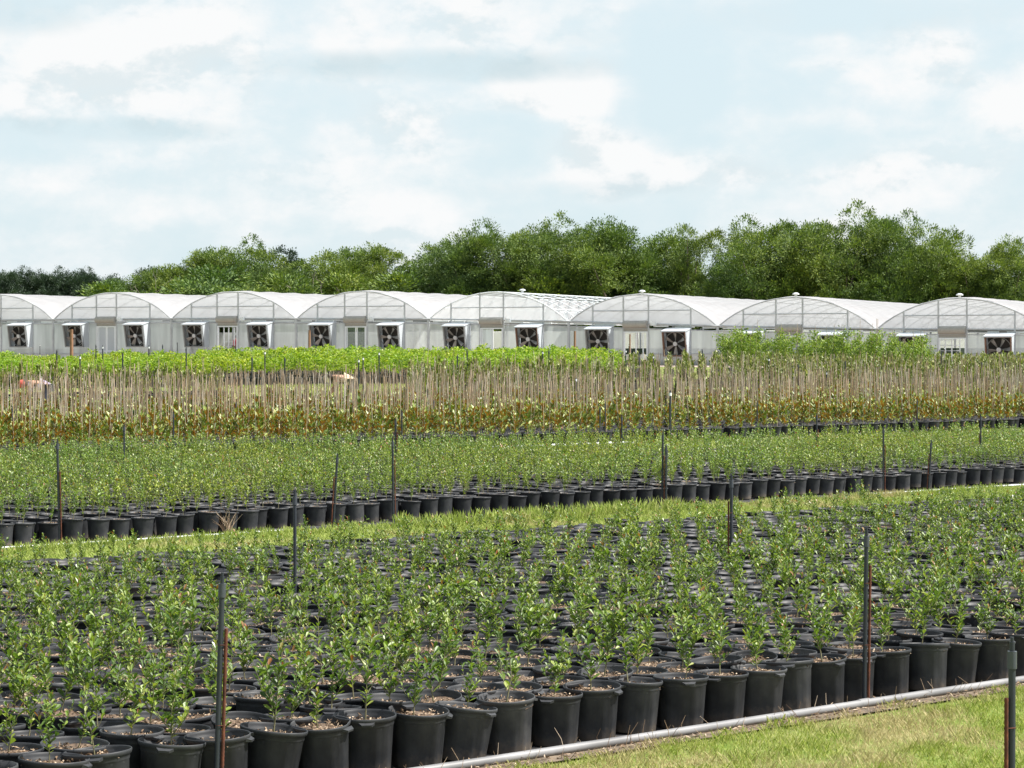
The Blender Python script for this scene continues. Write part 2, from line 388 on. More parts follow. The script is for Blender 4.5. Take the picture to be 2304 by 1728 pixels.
blades('grass', 150000, 8, 34, 18.65, 22.62, .055, .009, MAT['blade_green'], 'bright green grass aisle between the nearest and middle beds')
blades('grass', 150000, 24, 62, 27.3, 39.6, .07, .016, MAT['blade_green'], 'green grass strip between the middle bed and the magnolias', lambda x, y: (y * CU - x * SU) > 36.4 - np.maximum(0, x / y + .2) * 14.5)
blades('grass', 40000, 30, 70, 53, 66, .1, .03, MAT['blade_green'], 'green grass strip beyond the bamboo stakes', lambda x, y: (x / y > -.14) & (x / y < 0))
# taller tufts along the middle bed front
def tufts():
    ch = []
    for i in range(420):
        u = rnd.uniform(11, 33); v = rnd.uniform(22.1, 22.62)
        if 17.5 < u < 22: v -= rnd.uniform(0, .5)
        x, y = uv2xy(u, v); n = 26
        big = 1.0 if 17.5 < u < 22.5 else .55
        P = np.stack([x + rng.normal(0, .05, n), y + rng.normal(0, .05, n), np.zeros(n)], 1)
        D = np.stack([rng.normal(0, .35, n), rng.normal(0, .35, n), np.ones(n)], 1)
        ch.append(leaf_geo(P, D, rng.normal(0, 1, (n, 3)), rng.uniform(.1, .22, n) * big, np.full(n, .009), 0, np.array([(0, .5, 0), (0, -.5, 0), (.7, -.3, .1), (1, 0, .25)])))
    V = np.concatenate([c[0] for c in ch]); k = len(ch[0][0])
    Fc = np.concatenate([c[1] + i * k for i, c in enumerate(ch)])
    o = link('grass', mesh_from('grass', [(V, Fc, 0, False)], [MAT['blade_green']])); tag(o, 'long uncut grass along the front of the middle bed', 'grass', kind='stuff')
tufts()
def litter():
    n = 2600; u = rng.uniform(6, 15, n); v = rng.choice([9.0, 9.17], n) + rng.normal(0, .035, n)
    x = u * CU - v * SU; y = u * SU + v * CU
    P = np.stack([x, y, np.full(n, .02) + rng.uniform(0, .012, n)], 1)
    D = np.stack([rng.normal(0, 1, n), rng.normal(0, 1, n), rng.normal(.05, .2, n)], 1)
    c = leaf_geo(P, D, rng.normal(0, .6, (n, 3)) + np.array([0, 0, 1]), rng.uniform(.01, .05, n), rng.uniform(.005, .012, n), 0, LEAF4)
    o = link('dry_litter', mesh_from('dry_litter', [c], [MAT['chip']])); tag(o, 'dry leaf and bark litter lying along the grey pipe', 'litter', kind='stuff')
litter()
def weeds():        # dry weed stalks by the pipe
    ch = []
    for i in range(130):
        u = rnd.uniform(6.5, 13.5); v = rnd.uniform(8.93, 9.2); x, y = uv2xy(u, v)
        p = Vector((x, y, 0)); h = rnd.uniform(.04, .13); d = Vector((rnd.gauss(0, .5), rnd.gauss(0, .5), 1)).normalized()
        ch += tube([p, p + d * h * .6, p + d * h + Vector((rnd.gauss(0, .02), 0, .01))], [.0022, .0016, .001], 4, 0, cap=False)
    o = link('dry_weeds', mesh_from('dry_weeds', ch, [MAT['chip']])); tag(o, 'thin dry weed stalks along the grey pipe', 'weeds', kind='stuff')
weeds()

# ------------------------------------------------------------------ potted plants
POT_D, POT_H, SP = .324, .285, .316
def pot_geo(seg=32, mi=0, hi=True, ov=0.0, dent=0.0, oa=0.0, fold=0.0):
    R = POT_D / 2
    if hi:
        prof = [(R * .78, 0), (R * .80, .004), (R * .90, .235), (R * .915, .238), (R * .925, .246), (R * .93, .258), (R * .955, .262), (R * .985, .268), (R, .276), (R * 1.0, .284), (R * .985, .2875), (R * .965, .285), (R * .955, .274), (R * .93, .262), (R * .90, .255), (R * .87, .20), (R * .86, .18)]
        def fn(t, z):
            q = 1 + ov * math.cos(2 * (t - oa)) * (.3 + .7 * z / .285)
            w = (t - oa + 1.9) % (2 * math.pi) - math.pi
            q -= dent * math.exp(-(w * w) * 5 - ((z - .15) / .07) ** 2) + fold * math.exp(-(w * w) * 14) * (z > .25)
            if .004 <= z <= .24:
                k = round(t / (2 * math.pi) * seg) % 4
                return q * (.972 if k == 0 else 1.0)
            return q
        out = [lathe(prof, seg, mi, True, fn)]
        for a in (0, math.pi):      # moulded grip lugs under the rim
            M = np.array(Matrix.Rotation(a, 3, 'Z'))
            V = np.array([(R * .96, -.042, .272), (R * .96, .042, .272), (R * 1.1, .026, .262), (R * 1.1, -.026, .262),
                          (R * .93, -.042, .257), (R * .93, .042, .257), (R * 1.09, .024, .252), (R * 1.09, -.024, .252)]) @ M.T
            out.append((V, np.array([(0, 3, 2, 1), (4, 5, 6, 7), (0, 4, 7, 3), (1, 2, 6, 5), (3, 7, 6, 2)]), mi, False))
        return out
    prof = [(R * .78, 0), (R * .90, .237), (R * .95, .262), (R, .272), (R, .285), (R * .95, .286), (R * .90, .25), (R * .86, .2)]
    return [lathe(prof, seg, mi, True)]
def soil_geo(seed, nchips=70, mi=0, mc=1, rings=4):
    r_ = np.random.default_rng(seed); R = POT_D / 2 * .91; seg = 16; z0 = .247; V = [(0, 0, z0 + .006)]
    for i in range(1, rings + 1):
        for k in range(seg):
            t = 2 * math.pi * k / seg; V.append((R * i / rings * math.cos(t), R * i / rings * math.sin(t), z0 + r_.normal(0, .004)))
    T = [(0, 1 + k, 1 + (k + 1) % seg) for k in range(seg)]
    Q = [(1 + (i - 1) * seg + k, 1 + i * seg + k, 1 + i * seg + (k + 1) % seg, 1 + (i - 1) * seg + (k + 1) % seg) for i in range(1, rings) for k in range(seg)]
    out = [(np.array(V), np.array(T), mi, True), (np.array(V), np.array(Q), mi, True)]
    if nchips:
        rr = R * .95 * np.sqrt(r_.random(nchips)); a = r_.uniform(0, 6.28, nchips)
        P = np.stack([rr * np.cos(a), rr * np.sin(a), np.full(nchips, z0 + .006) + r_.uniform(0, .01, nchips)], 1)
        D = np.stack([r_.normal(0, 1, nchips), r_.normal(0, 1, nchips), r_.normal(.1, .35, nchips)], 1)
        out.append(leaf_geo(P, D, r_.normal(0, 1, (nchips, 3)) + np.array([0, 0, 1]), r_.uniform(.008, .035, nchips), r_.uniform(.006, .013, nchips), mc, LEAF4))
    return out
def sapling_geo(seed, H, nb, nl, ll, spread=.5, tips=.6, z0=.23, tpl=LEAF6, mi=(0, 1, 2), wr=.42):
    """stem (mi[2]), leaves (mi[0]) and young tip leaves (mi[1])"""
    r_ = np.random.default_rng(seed); rr = random.Random(seed)
    axes = []; lean = Vector((rr.gauss(0, .11), rr.gauss(0, .11), 1)).normalized()
    base = Vector((rr.gauss(0, .012), rr.gauss(0, .012), z0))
    top = base + lean * H; mid = base + lean * H * .5 + Vector((rr.gauss(0, .012), rr.gauss(0, .012), 0))
    axes.append((base, mid, top, 1.0))
    for i in range(nb):
        f = rr.uniform(.18, .7); p = base + (top - base) * f; a = rr.uniform(0, 6.28)
        l = H * rr.uniform(.28, .62) * (1.1 - f * .6); d = Vector((math.cos(a) * spread, math.sin(a) * spread, 1)).normalized()
        q = p + d * l + Vector((0, 0, l * .15)); axes.append((p, p + d * l * .5 + Vector((math.cos(a), math.sin(a), 0)) * .01, q, .6))
    out = []
    for (p, m, q, w) in axes: out += tube([p, m, q], [.0035 * w * 1.3, .0028 * w, .0014 * w], 4, mi[2], cap=False)
    per = [w * (q - p).length for (p, m, q, w) in axes]; tot = sum(per)
    P, D, Nn, Ln, K = [], [], [], [], []
    for (p, m, q, w), pl in zip(axes, per):
        n = max(4, int(nl * pl / tot)); main = w == 1.0
        for k in range(n):
            f = (k + rr.random()) / n; f = (.2 + .8 * f) if main else (.15 + .85 * f)
            pt = p.lerp(m, f * 2) if f < .5 else m.lerp(q, f * 2 - 1)
            a = k * 2.4 + rr.uniform(-.4, .4); up = rr.uniform(.35, 1.3) + (f > .88) * .9
            d = Vector((math.cos(a), math.sin(a), up)).normalized()
            P.append(pt); D.append(d); Nn.append(Vector((-math.cos(a) * up + rr.gauss(0, .45), -math.sin(a) * up + rr.gauss(0, .45), 1 + rr.gauss(0, .3))))
            Ln.append(ll * rr.uniform(.55, 1.2) * (1.0 if f < .85 else .8)); K.append(f > .88 and rr.random() < tips)
    P = np.array([tuple(v) for v in P]); D = np.array([tuple(v) for v in D]); Nn = np.array([tuple(v) for v in Nn]); Ln = np.array(Ln); K = np.array(K)
    for flag, mm in ((False, mi[0]), (True, mi[1])):
        s = K == flag
        if s.any(): out.append(leaf_geo(P[s], D[s], Nn[s], Ln[s], Ln[s] * wr * r_.uniform(.8, 1.2, s.sum()), mm, tpl))
    return out

POSTS = [ray_top(a, b, 1.075) for a, b in ((663, 1108), (1646, 1072), (133, 991), (885, 987), (1490, 974), (1499, 1002), (1988, 961), (2090, 992), (279, 955), (390, 928))]
def free(x, y): return all((x - a) ** 2 + (y - b) ** 2 > .165 ** 2 for a, b in POSTS)
PM = [MAT['pot'], MAT['soil'], MAT['chip'], MAT['leaf'], MAT['tip'], MAT['stem']]
pot_list = [mesh_from('pot', pot_geo(48, 0, True, ov, de, oa, fo), [MAT['pot']]) for ov, de, oa, fo in ((0, 0, 0, 0), (.035, .0, .6, 0), (.02, .07, 4.2, 0), (.05, 0, 2.2, .06), (.03, .05, 5.4, .03))]
pot_me = pot_list[0]
soil_me = [mesh_from('soil', soil_geo(50 + i, 150), [MAT['soil'], MAT['chip']]) for i in range(5)]
SAP = [(H, nb, nl) for H, nb, nl in [(.25, 2, 36), (.31, 3, 48), (.36, 3, 60), (.42, 4, 78), (.29, 4, 58), (.34, 2, 46), (.46, 4, 90), (.39, 5, 84), (.21, 3, 34), (.33, 3, 54), (.48, 3, 84), (.37, 3, 58), (.40, 1, 26), (.28, 6, 80), (.44, 5, 104), (.33, 2, 20)]]
sap_geo = [sapling_geo(100 + i, H, nb + 1, int(nl * 1.08), .056, .74, tips=.5, wr=.44) for i, (H, nb, nl) in enumerate(SAP)]
sap_me = [mesh_from('sapling', remat(g, {}), [MAT['leaf'], MAT['tip'], MAT['stem']]) for g in sap_geo]
ORD = ['first', 'second', 'third', 'fourth', 'fifth', 'sixth', 'seventh', 'eighth', 'ninth', 'tenth', 'eleventh', 'twelfth', 'thirteenth', 'fourteenth', 'fifteenth', 'sixteenth',
       'seventeenth', 'eighteenth', 'nineteenth', 'twentieth'] + ['twenty-' + x for x in ('first', 'second', 'third', 'fourth', 'fifth', 'sixth', 'seventh', 'eighth', 'ninth')] + ['thirtieth'] + \
      ['thirty-' + x for x in ('first', 'second', 'third', 'fourth', 'fifth', 'sixth', 'seventh', 'eighth', 'ninth')] + ['fortieth'] + ['forty-' + x for x in ('first', 'second', 'third', 'fourth', 'fifth', 'sixth', 'seventh', 'eighth', 'ninth')] + \
      ['fiftieth'] + ['fifty-' + x for x in ('first', 'second', 'third', 'fourth', 'fifth', 'sixth', 'seventh', 'eighth', 'ninth')] + ['sixtieth'] + ['sixty-' + x for x in ('first', 'second', 'third', 'fourth', 'fifth', 'sixth', 'seventh', 'eighth', 'ninth')]

def nth(i): return ORD[i] if i < len(ORD) else ORD[i - 70 + 0] + ' past seventieth'
def grid(v0, rows, sp, u0, u1, jit=.012, off=None):
    out = []
    for r in range(rows):
        v = v0 + r * sp
        for c in range(int((u1 - u0) / sp)):
            u = u0 + c * sp + (off(r) if off else 0)
            out.append((r, c, u + rnd.gauss(0, jit), v + rnd.gauss(0, jit)))
    return out

near = []
for (r, c, u, v) in grid(9.37, 29, SP, 1.2, 34, .022):
    x, y = uv2xy(u, v)
    if y < 7.5 or abs(x) > .2215 * y + 1.6 or not free(x, y): continue
    lift = 0 if r == 0 else rnd.choice([0, 0, 0, 0, .01, .02]) + (.05 if rnd.random() < .05 else 0)
    var = rnd.randrange(len(SAP)); 
    if x / y < -.12 and rnd.random() < .45: var = rnd.choice([6, 10, 3, 7])
    near.append(dict(r=r, x=x, y=y, z=lift, rz=rnd.uniform(0, 6.28), tilt=abs(rnd.gauss(0, .06)) + (.05 if rnd.random() < .1 else 0), ta=rnd.uniform(0, 6.28), var=var, soil=rnd.randrange(5), s=rnd.uniform(.74, 1.14) * (.96 if r < 14 else .84 if r < 22 else .7), vis=in_view(x, y, .25, 30),
                     empty=(rnd.random() < (.05 if r < 17 else .1) and r > 0)))
vis = sorted([p for p in near if p['vis']], key=lambda p: p['y'])
chosen = set(id(p) for p in vis[:300])
front = sorted([p for p in vis if p['r'] == 0], key=lambda p: p['x']); 
for i, p in enumerate(front): p['ord'] = i
second = sorted([p for p in vis if p['r'] == 1], key=lambda p: p['x'])
for i, p in enumerate(second): p['ord'] = i
for r_i in range(2, 30):
    for i, p in enumerate(sorted([p for p in vis if p['r'] == r_i], key=lambda p: p['x'])): p['ord'] = i
def sap_label(p, where):
    h = SAP[p['var']]; t = 'tall bushy' if h[0] > .38 else 'slim' if h[2] < 52 and h[0] > .3 else 'small' if h[0] < .3 else 'leafy green'
    return t
def put_potted(p, label, group, soil, plant, name='potted_sapling', cat='potted plant', extra=None, lift=0.0):
    t = empty(name, (p['x'], p['y'], p['z'] + .012 + gz(p['x'], p['y'])), p['rz'], math.cos(p['ta']) * p['tilt'], math.sin(p['ta']) * p['tilt'], p.get('sc', 1.0))
    tag(t, label, cat, group)
    link('pot', p.get('pot') or pot_list[rnd.randrange(5)], t).scale = (1, 1, rnd.uniform(.96, 1.03)); link('soil', soil, t)
    if plant is not None:
        s = link('sapling', plant, t); s.rotation_euler = (rnd.gauss(0, .05), rnd.gauss(0, .05), p['rz'] * 3); s.scale = (p['s'], p['s'], p['s'])
        s.location.z = .23 * (1 - p['s'])
    return t
for p in near:
    if id(p) not in chosen: continue
    k = sap_label(p, 0)
    if p['r'] < 3:
        row = ['front row along the grey pipe', 'second row behind the grey pipe', 'third row behind the grey pipe'][p['r']]
        lab = f"{k} sapling in a black pot, {ORD[p['ord']]} from the left in the {row}"
        lab = f"{k} sapling in black pot, {ORD[p['ord']]} from left, {row}"
    else:
        lab = f"{k} sapling in black pot, {ORD[p['ord']]} from left, {ORD[p['r']]} row of nearest bed"
    if p['empty']: lab = lab.replace(k + ' sapling in black pot', 'black pot without a sapling')
    put_potted(p, lab, 'potted saplings of the nearest bed', soil_me[p['soil']], None if p['empty'] else sap_me[p['var']])

def merged(name, items, getgeo, mats, label, cat):
    """one object for the uncounted rest"""
    by = {}
    for it in items:
        for key, M, T in getgeo(it): by.setdefault(key, []).append((M, T))
    ch = []
    for key, l in by.items():
        ch += xf(GEO[key], np.array([a for a, b in l]), np.array([b for a, b in l]))
    o = link(name, mesh_from(name, ch, mats)); tag(o, label, cat, kind='stuff'); return o
GEO = {'potlo': pot_geo(16, 0, False), 'pothi': pot_geo(32, 0, True)}
for i in range(4): GEO[f'soil{i}'] = soil_geo(80 + i, 26, 1, 2, 2)
for i, g in enumerate(sap_geo): GEO[f'sap{i}'] = remat(g, {0: 3, 1: 4, 2: 5})
def near_geo(p):
    M = rotz(p['rz'], 1, p['tilt'], p['ta']); T = (p['x'], p['y'], p['z'] + .012)
    out = [('potlo', M, T), (f"soil{p['soil'] % 4}", M, T)]
    if not p['empty']:
        out.append((f"sap{p['var']}", M * p['s'], (T[0], T[1], T[2] + .23 * (1 - p['s']))))
    return out
merged('potted_saplings', [p for p in near if id(p) not in chosen], near_geo, PM, 'back rows of black pots with green saplings filling the nearest bed', 'potted plants')

# middle bed
MIDP = [(.46, 4, 90), (.56, 5, 110), (.52, 5, 110), (.42, 4, 80), (.58, 4, 100), (.50, 6, 120), (.54, 5, 110), (.45, 5, 100)]
mid_geo = [sapling_geo(300 + i, H, nb, int(nl * .82), .056, .5, .3, .23, LEAF4, wr=.46) for i, (H, nb, nl) in enumerate(MIDP)]
mid_me = [mesh_from('shrub', g, [MAT['leaf_mid'], MAT['tip'], MAT['stem']]) for g in mid_geo]
for i, g in enumerate(mid_geo): GEO[f'mid{i}'] = remat(g, {0: 3, 1: 4, 2: 5})
mid = []
for (r, c, u, v) in grid(23.05, 46, .298, 6, 62, .018):
    if u > 16.0: v += .25
    if v > 36.1: continue
    x, y = uv2xy(u, v)
    if abs(x) > .2215 * y + 2.0 or not free(x, y) or v > 36.2 - max(0, x / y + .2) * 14.5: continue
    mid.append(dict(r=r, x=x, y=y, z=rnd.choice([0, 0, .01, .03]), rz=rnd.uniform(0, 6.28), tilt=abs(rnd.gauss(0, .04)), ta=rnd.uniform(0, 6.28), var=rnd.randrange(8), soil=rnd.randrange(5), s=rnd.uniform(.7, 1.2), vis=in_view(x, y, .25, 10), empty=rnd.random() < .02))
mid = [p for p in mid if rnd.random() > (.05 if p['r'] else .04)]
vism = sorted([p for p in mid if p['vis']], key=lambda p: (p['r'], p['x'])); chm = set(id(p) for p in vism[:290])
pot_mid_me = mesh_from('pot', pot_geo(20, 0, False), [MAT['pot']])
def row_order(items):
    for r_i in sorted(set(p['r'] for p in items)):
        for i, p in enumerate(sorted([p for p in items if p['r'] == r_i], key=lambda p: p['x'] / p['y'])): p['ord'] = i
row_order(vism)
for p in mid:
    if id(p) not in chm: continue
    p['pot'] = pot_mid_me; p['sc'] = .85
    lab = f"potted shrub, {nth(p['ord'])} from the left in the {ORD[p['r']]} row of the middle bed"
    put_potted(p, lab, 'potted shrubs of the middle bed', soil_me[p['soil']], mid_me[p['var']], 'potted_shrub')
def midg(p):
    M = rotz(p['rz'], .85, p['tilt'], p['ta']); T = (p['x'], p['y'], p['z'] + .012)
    return [('potlo', M, T), (f"soil{p['soil'] % 4}", M, T), (f"mid{p['var']}", M * p['s'], (T[0], T[1], T[2] + .23 * (1 - p['s'])))]
merged('potted_shrubs', [p for p in mid if id(p) not in chm], midg, [MAT['pot'], MAT['soil'], MAT['chip'], MAT['leaf_mid'], MAT['tip'], MAT['stem']], 'dense mass of green shrubs in black pots filling the middle bed', 'potted plants')

# magnolias tied to bamboo stakes
def magnolia_geo(seed, H, nl, ll, mi=(0, 1), simple=False):
    rr = random.Random(seed); out = tube([(0, 0, .23), (0, 0, .23 + H)], [.007, .004], 4, mi[1], cap=False)
    P, D, Nn, Ln = [], [], [], []
    for k in range(nl):
        f = (k + rr.random()) / nl; a = k * 2.4 + rr.uniform(-.5, .5); up = rr.uniform(.3, 1.6) + f * .8
        d = Vector((math.cos(a), math.sin(a), up)).normalized()
        P.append((rr.gauss(0, .02), rr.gauss(0, .02), .25 + H * (.12 + .88 * f))); D.append(tuple(d))
        Nn.append((-math.cos(a) * up + rr.gauss(0, .3), -math.sin(a) * up + rr.gauss(0, .3), 1)); Ln.append(ll * rr.uniform(.6, 1.15))
    Ln = np.array(Ln); out.append(leaf_geo(P, D, Nn, Ln, Ln * .42, mi[0], LEAF4)); return out
def stake_geo(seed, h0, h1, r, mi=0):
    rr = random.Random(seed); dx, dy = rr.gauss(0, .055), rr.gauss(0, .055)
    return tube([(.03, 0, h0), (.03 + dx, dy, h1)], [r, r * .85], 4, mi, cap=False)
magg = [magnolia_geo(500 + i, rnd.uniform(.42, .62), 44, .15) for i in range(6)]
stk = [stake_geo(520 + i, .2, rnd.uniform(1.36, 1.66), .0082) for i in range(8)]
mag_me = [mesh_from('foliage', g, [MAT['magnolia'], MAT['stem']]) for g in magg]
stk_me = [mesh_from('bamboo_stake', g, [MAT['bamboo']]) for g in stk]
for i, g in enumerate(magg): GEO[f'mag{i}'] = remat(g, {0: 2, 1: 3})
for i, g in enumerate(stk): GEO[f'stk{i}'] = remat(g, {0: 1})
GEO['potmag'] = pot_geo(10, 0, False)
def bed(v0, v1, sp, u0, u1, cond=None, margin=2.0):
    L_ = []
    for (r, c, u, v) in grid(v0, int((v1 - v0) / sp), sp, u0, u1, .04):
        x, y = uv2xy(u, v)
        if abs(x) > .2215 * y + margin: continue
        if cond and not cond(x, y, u, v): continue
        L_.append(dict(r=r, x=x, y=y, z=0, rz=rnd.uniform(0, 6.28), tilt=abs(rnd.gauss(0, .02)), ta=rnd.uniform(0, 6.28), var=rnd.randrange(64), s=rnd.uniform(.85, 1.15), vis=in_view(x, y, 1.2, 5)))
    return L_
mags = bed(39.95, 52.8, .42, 10, 80)
vm = sorted([p for p in mags if p['vis']], key=lambda p: (p['r'], p['x'])); chg = set(id(p) for p in vm[:290])
row_order(vm)
for p in mags:
    if id(p) not in chg: continue
    t = empty('potted_magnolia', (p['x'], p['y'], gz(p['x'], p['y']) + .01), p['rz'])
    lab = f"staked magnolia, {nth(p['ord'])} from the left in the {ORD[p['r']]} row of the magnolia bed"
    tag(t, lab, 'potted plant', 'staked magnolias in black pots')
    link('pot', pot_mid_me, t)
    f_ = link('foliage', mag_me[p['var'] % 6], t); f_.scale = (p['s'],) * 3
    link('bamboo_stake', stk_me[p['var'] % 8], t)
def magg_(p):
    M = rotz(p['rz'], 1, p['tilt'], p['ta']); T = (p['x'], p['y'], gz(p['x'], p['y']) + .01)
    ks = p.get('ks', 1.0); K = np.diag([1, 1, ks])
    out = [('potmag', M, T), (f"mag{p['var'] % 6}", M * p['s'] @ np.diag([1, 1, p.get('fs', 1.0)]), T)]
    if p['var'] / 64 < p.get('share', .85 if p['x'] / p['y'] < .0 else .65): out.append((f"stk{p['var'] % 8}", M @ K, T))
    if p.get('two', p['var'] % 8 == 0): out.append((f"stk{(p['var'] + 3) % 8}", rotz(p['rz'] + 2.2) @ K, T))
    return out
MM = [MAT['pot'], MAT['bamboo'], MAT['magnolia'], MAT['stem']]
merged('potted_magnolias', [p for p in mags if id(p) not in chg], magg_, MM, 'crowd of staked magnolias behind the front magnolia rows', 'potted plants')
MAT['staked_leaf'] = leaf_mat('staked_leaf', [(0, (.07, .10, .02)), (.5, (.15, .19, .04)), (.85, (.25, .27, .08)), (1, (.42, .42, .2))], rough=.5, trans=.2)
MM2 = [MAT['pot'], MAT['bamboo'], MAT['staked_leaf'], MAT['stem']]
# second magnolia block behind, right of the grass strip
blockb = bed(54.5, 64.0, .6, 20, 110, lambda x, y, u, v: x / y > -.045 or (x / y < -.125 and 57 < v < 60))
for p in blockb: p['ks'] = .84; p['s'] *= 1.1; p['fs'] = 1.1; p['share'] = .7
merged('staked_shrubs', blockb, magg_, MM2, 'second bed of bamboo-staked shrubs beyond the magnolias on the right', 'potted plants')
# bed of bamboo stakes and shrubs beyond it, still further right
blockc = bed(66.0, 80.0, 1.05, 30, 120, lambda x, y, u, v: x / y > .035, 3)
for p in blockc: p['ks'] = .66; p['s'] *= 1.05; p['fs'] = 1.1; p['share'] = .7
merged('staked_trees', blockc, magg_, MM2, 'farthest bed of thin bamboo stakes below the gravel yard', 'potted plants')

# lime green shrubs
def lime_geo(seed, H, nl, ll, mi=(0, 1)):
    rr = random.Random(seed); out = tube([(0, 0, .2), (rr.gauss(0, .03), rr.gauss(0, .03), .2 + H * .8)], [.012, .008], 4, mi[1], cap=False)
    r_ = np.random.default_rng(seed); a = r_.uniform(0, 6.28, nl); f = r_.random(nl)
    rad = .26 * np.sqrt(r_.random(nl)) * (1.1 - .5 * f)
    P = np.stack([rad * np.cos(a), rad * np.sin(a), .2 + H * (.48 + .52 * f)], 1)
    D = np.stack([np.cos(a), np.sin(a), r_.uniform(-.3, 1.2, nl)], 1); Nn = r_.normal(0, .5, (nl, 3)) + np.array([0, 0, 1])
    out.append(leaf_geo(P, D, Nn, ll * r_.uniform(.6, 1.2, nl), ll * .5 * r_.uniform(.7, 1.2, nl), mi[0], LEAF4)); return out
limeg = [lime_geo(600 + i, rnd.uniform(.80, .98), 130, .13) for i in range(6)]
lime_me = [mesh_from('foliage', g, [MAT['lime'], MAT['bamboo']]) for g in limeg]
for i, g in enumerate(limeg): GEO[f'lime{i}'] = remat(g, {0: 1, 1: 2})
lime = bed(66.2, 86, .55, 20, 110, lambda x, y, u, v: x / y < .048, 3)
for p in lime: p['s'] *= (.78 + .24 * (.5 + .5 * math.sin(p['x'] * .9) * math.cos(p['x'] * .37 + p['y'] * .3))) * rnd.uniform(.85, 1.1)
for p in lime: p['s'] *= .78 + .22 * min(1, max(0, (p['x'] / p['y'] + .2) / .12))
lime = [p for p in lime if rnd.random() > max(.06, (p['x'] / p['y'] - .005) * 16)]
vl = sorted([p for p in lime if p['vis']], key=lambda p: (p['r'], p['x'])); chl = set(id(p) for p in vl[:240]); row_order(vl)
for i, p in enumerate(lime):
    if id(p) not in chl: continue
    t = empty('lime_shrub', (p['x'], p['y'], gz(p['x'], p['y'])), p['rz'])
    tag(t, f"bright lime green shrub, {nth(p['ord'])} from the left in {ORD[p['r']]} line of the lime bed", 'shrub', 'lime green shrubs before the greenhouse')
    link('pot', pot_mid_me, t); f_ = link('foliage', lime_me[p['var'] % 6], t); f_.scale = (p['s'],) * 3
merged('lime_shrubs', [p for p in lime if id(p) not in chl], lambda p: [('potmag', rotz(p['rz']), (p['x'], p['y'], gz(p['x'], p['y']))), (f"lime{p['var'] % 6}", rotz(p['rz'], p['s']), (p['x'], p['y'], gz(p['x'], p['y'])))],
       [MAT['pot'], MAT['lime'], MAT['bamboo']], 'long bright lime green mass of shrubs in front of the greenhouse', 'shrubs')

# young green trees with stakes in front of the right hand bays
def ytree_geo(seed, H):
    r_ = np.random.default_rng(seed); nl = 520; out = tube([(0, 0, 0), (.03, 0, H * .9)], [.014, .006], 4, 1, cap=False)
    nb = 9; pts = []
    for k in range(nb):
        z = H * r_.uniform(.32, .95); a = r_.uniform(0, 6.28); rad = r_.uniform(.05, .5) * (1.2 - z / H * .7)
        c = (rad * math.cos(a), rad * math.sin(a), z); pts.append(c); out += tube([(0, 0, z - .2), c], [.006, .003], 3, 1, cap=False)
    idx = r_.integers(0, nb, nl); C = np.array(pts)[idx]; P = C + r_.normal(0, .12, (nl, 3))
    out.append(leaf_geo(P, r_.normal(0, 1, (nl, 3)) + np.array([0, 0, .3]), r_.normal(0, .6, (nl, 3)) + np.array([0, 0, 1]), r_.uniform(.07, .14, nl), r_.uniform(.045, .08, nl), 0, LEAF4)); return out
yt_me = [mesh_from('foliage', ytree_geo(700 + i, 1.95), [MAT['youngtree'], MAT['bark']]) for i in range(5)]
tallstk_me = [mesh_from('bamboo_stake', stake_geo(720 + i, 0, rnd.uniform(2.1, 2.5), .011), [MAT['bamboo']]) for i in range(4)]
n_ = 0
for row in range(3):
    for k in range(23):
        px = 1625 + (k + rnd.uniform(-.3, .3)) * (2080 - 1625) / 22 + row * 6; Y = 118 + row * 2.2 - k * .5
        X = (px - CX) / F * Y; t = empty('young_tree', (X, Y, gz(X, Y) - .05), rnd.uniform(0, 6.28), 0, 0, rnd.choice([.78, .84, .9, .96, 1.02, 1.12]))
        pos = 'left end' if k < 4 else 'right end' if k > 18 else 'middle'
        tag(t, f'young staked tree, {nth(k)} from the left, {["front", "middle", "back"][row]} line before the right bays', 'young tree', 'young trees before the right greenhouse bays')
        link('foliage', yt_me[rnd.randrange(5)], t); link('bamboo_stake', tallstk_me[rnd.randrange(4)], t); n_ += 1

# ------------------------------------------------------------------ irrigation: pipes and riser posts
def lay_pipe(u0, u1, v, r, mat, label, join=None, name='water_pipe'):
    t = empty(name, (*uv2xy(u0, v), 0)); tag(t, label, 'pipe')
    ox, oy = uv2xy(u0, v)
    n = 12; pts = []
    for i in range(n + 1):
        u = u0 + (u1 - u0) * i / n; x, y = uv2xy(u, v + .012 * math.sin(u * 1.3)); pts.append((x - ox, y - oy, r + .012))
    link('pipe', mesh_from('pipe', tube(pts, r, 14), [mat]), t)
    for j in (join or []):
        x, y = uv2xy(j, v + .012 * math.sin(j * 1.3)); x2, y2 = uv2xy(j + .09, v + .012 * math.sin(j * 1.3))
        link('coupling', mesh_from('coupling', tube([(x - ox, y - oy, r + .012), (x2 - ox, y2 - oy, r + .012)], r * 1.17, 14), [mat]), t)
    return t
_t = (1946 - CX) / F; _Y = 9.185 / (CU - SU * _t); uC = xy2uv(_t * _Y, _Y)[0]
tp = lay_pipe(4, 26, 9.115, .024, MAT['pvc_pipe'], 'long grey plastic pipe along the front of the nearest pots', [uC - .12, uC + 3.1])
lay_pipe(6, 16.2, 22.72, .012, MAT['pvc_white'], 'white pipe at the foot of the middle bed, left stretch')
lay_pipe(27, 33, 22.75, .014, MAT['pvc_white'], 'white pipe at the foot of the middle bed, right stretch')
lay_pipe(33.5, 38.2, 39.3, .035, MAT['pvc_white'], 'white pipe lying before the magnolia pots')

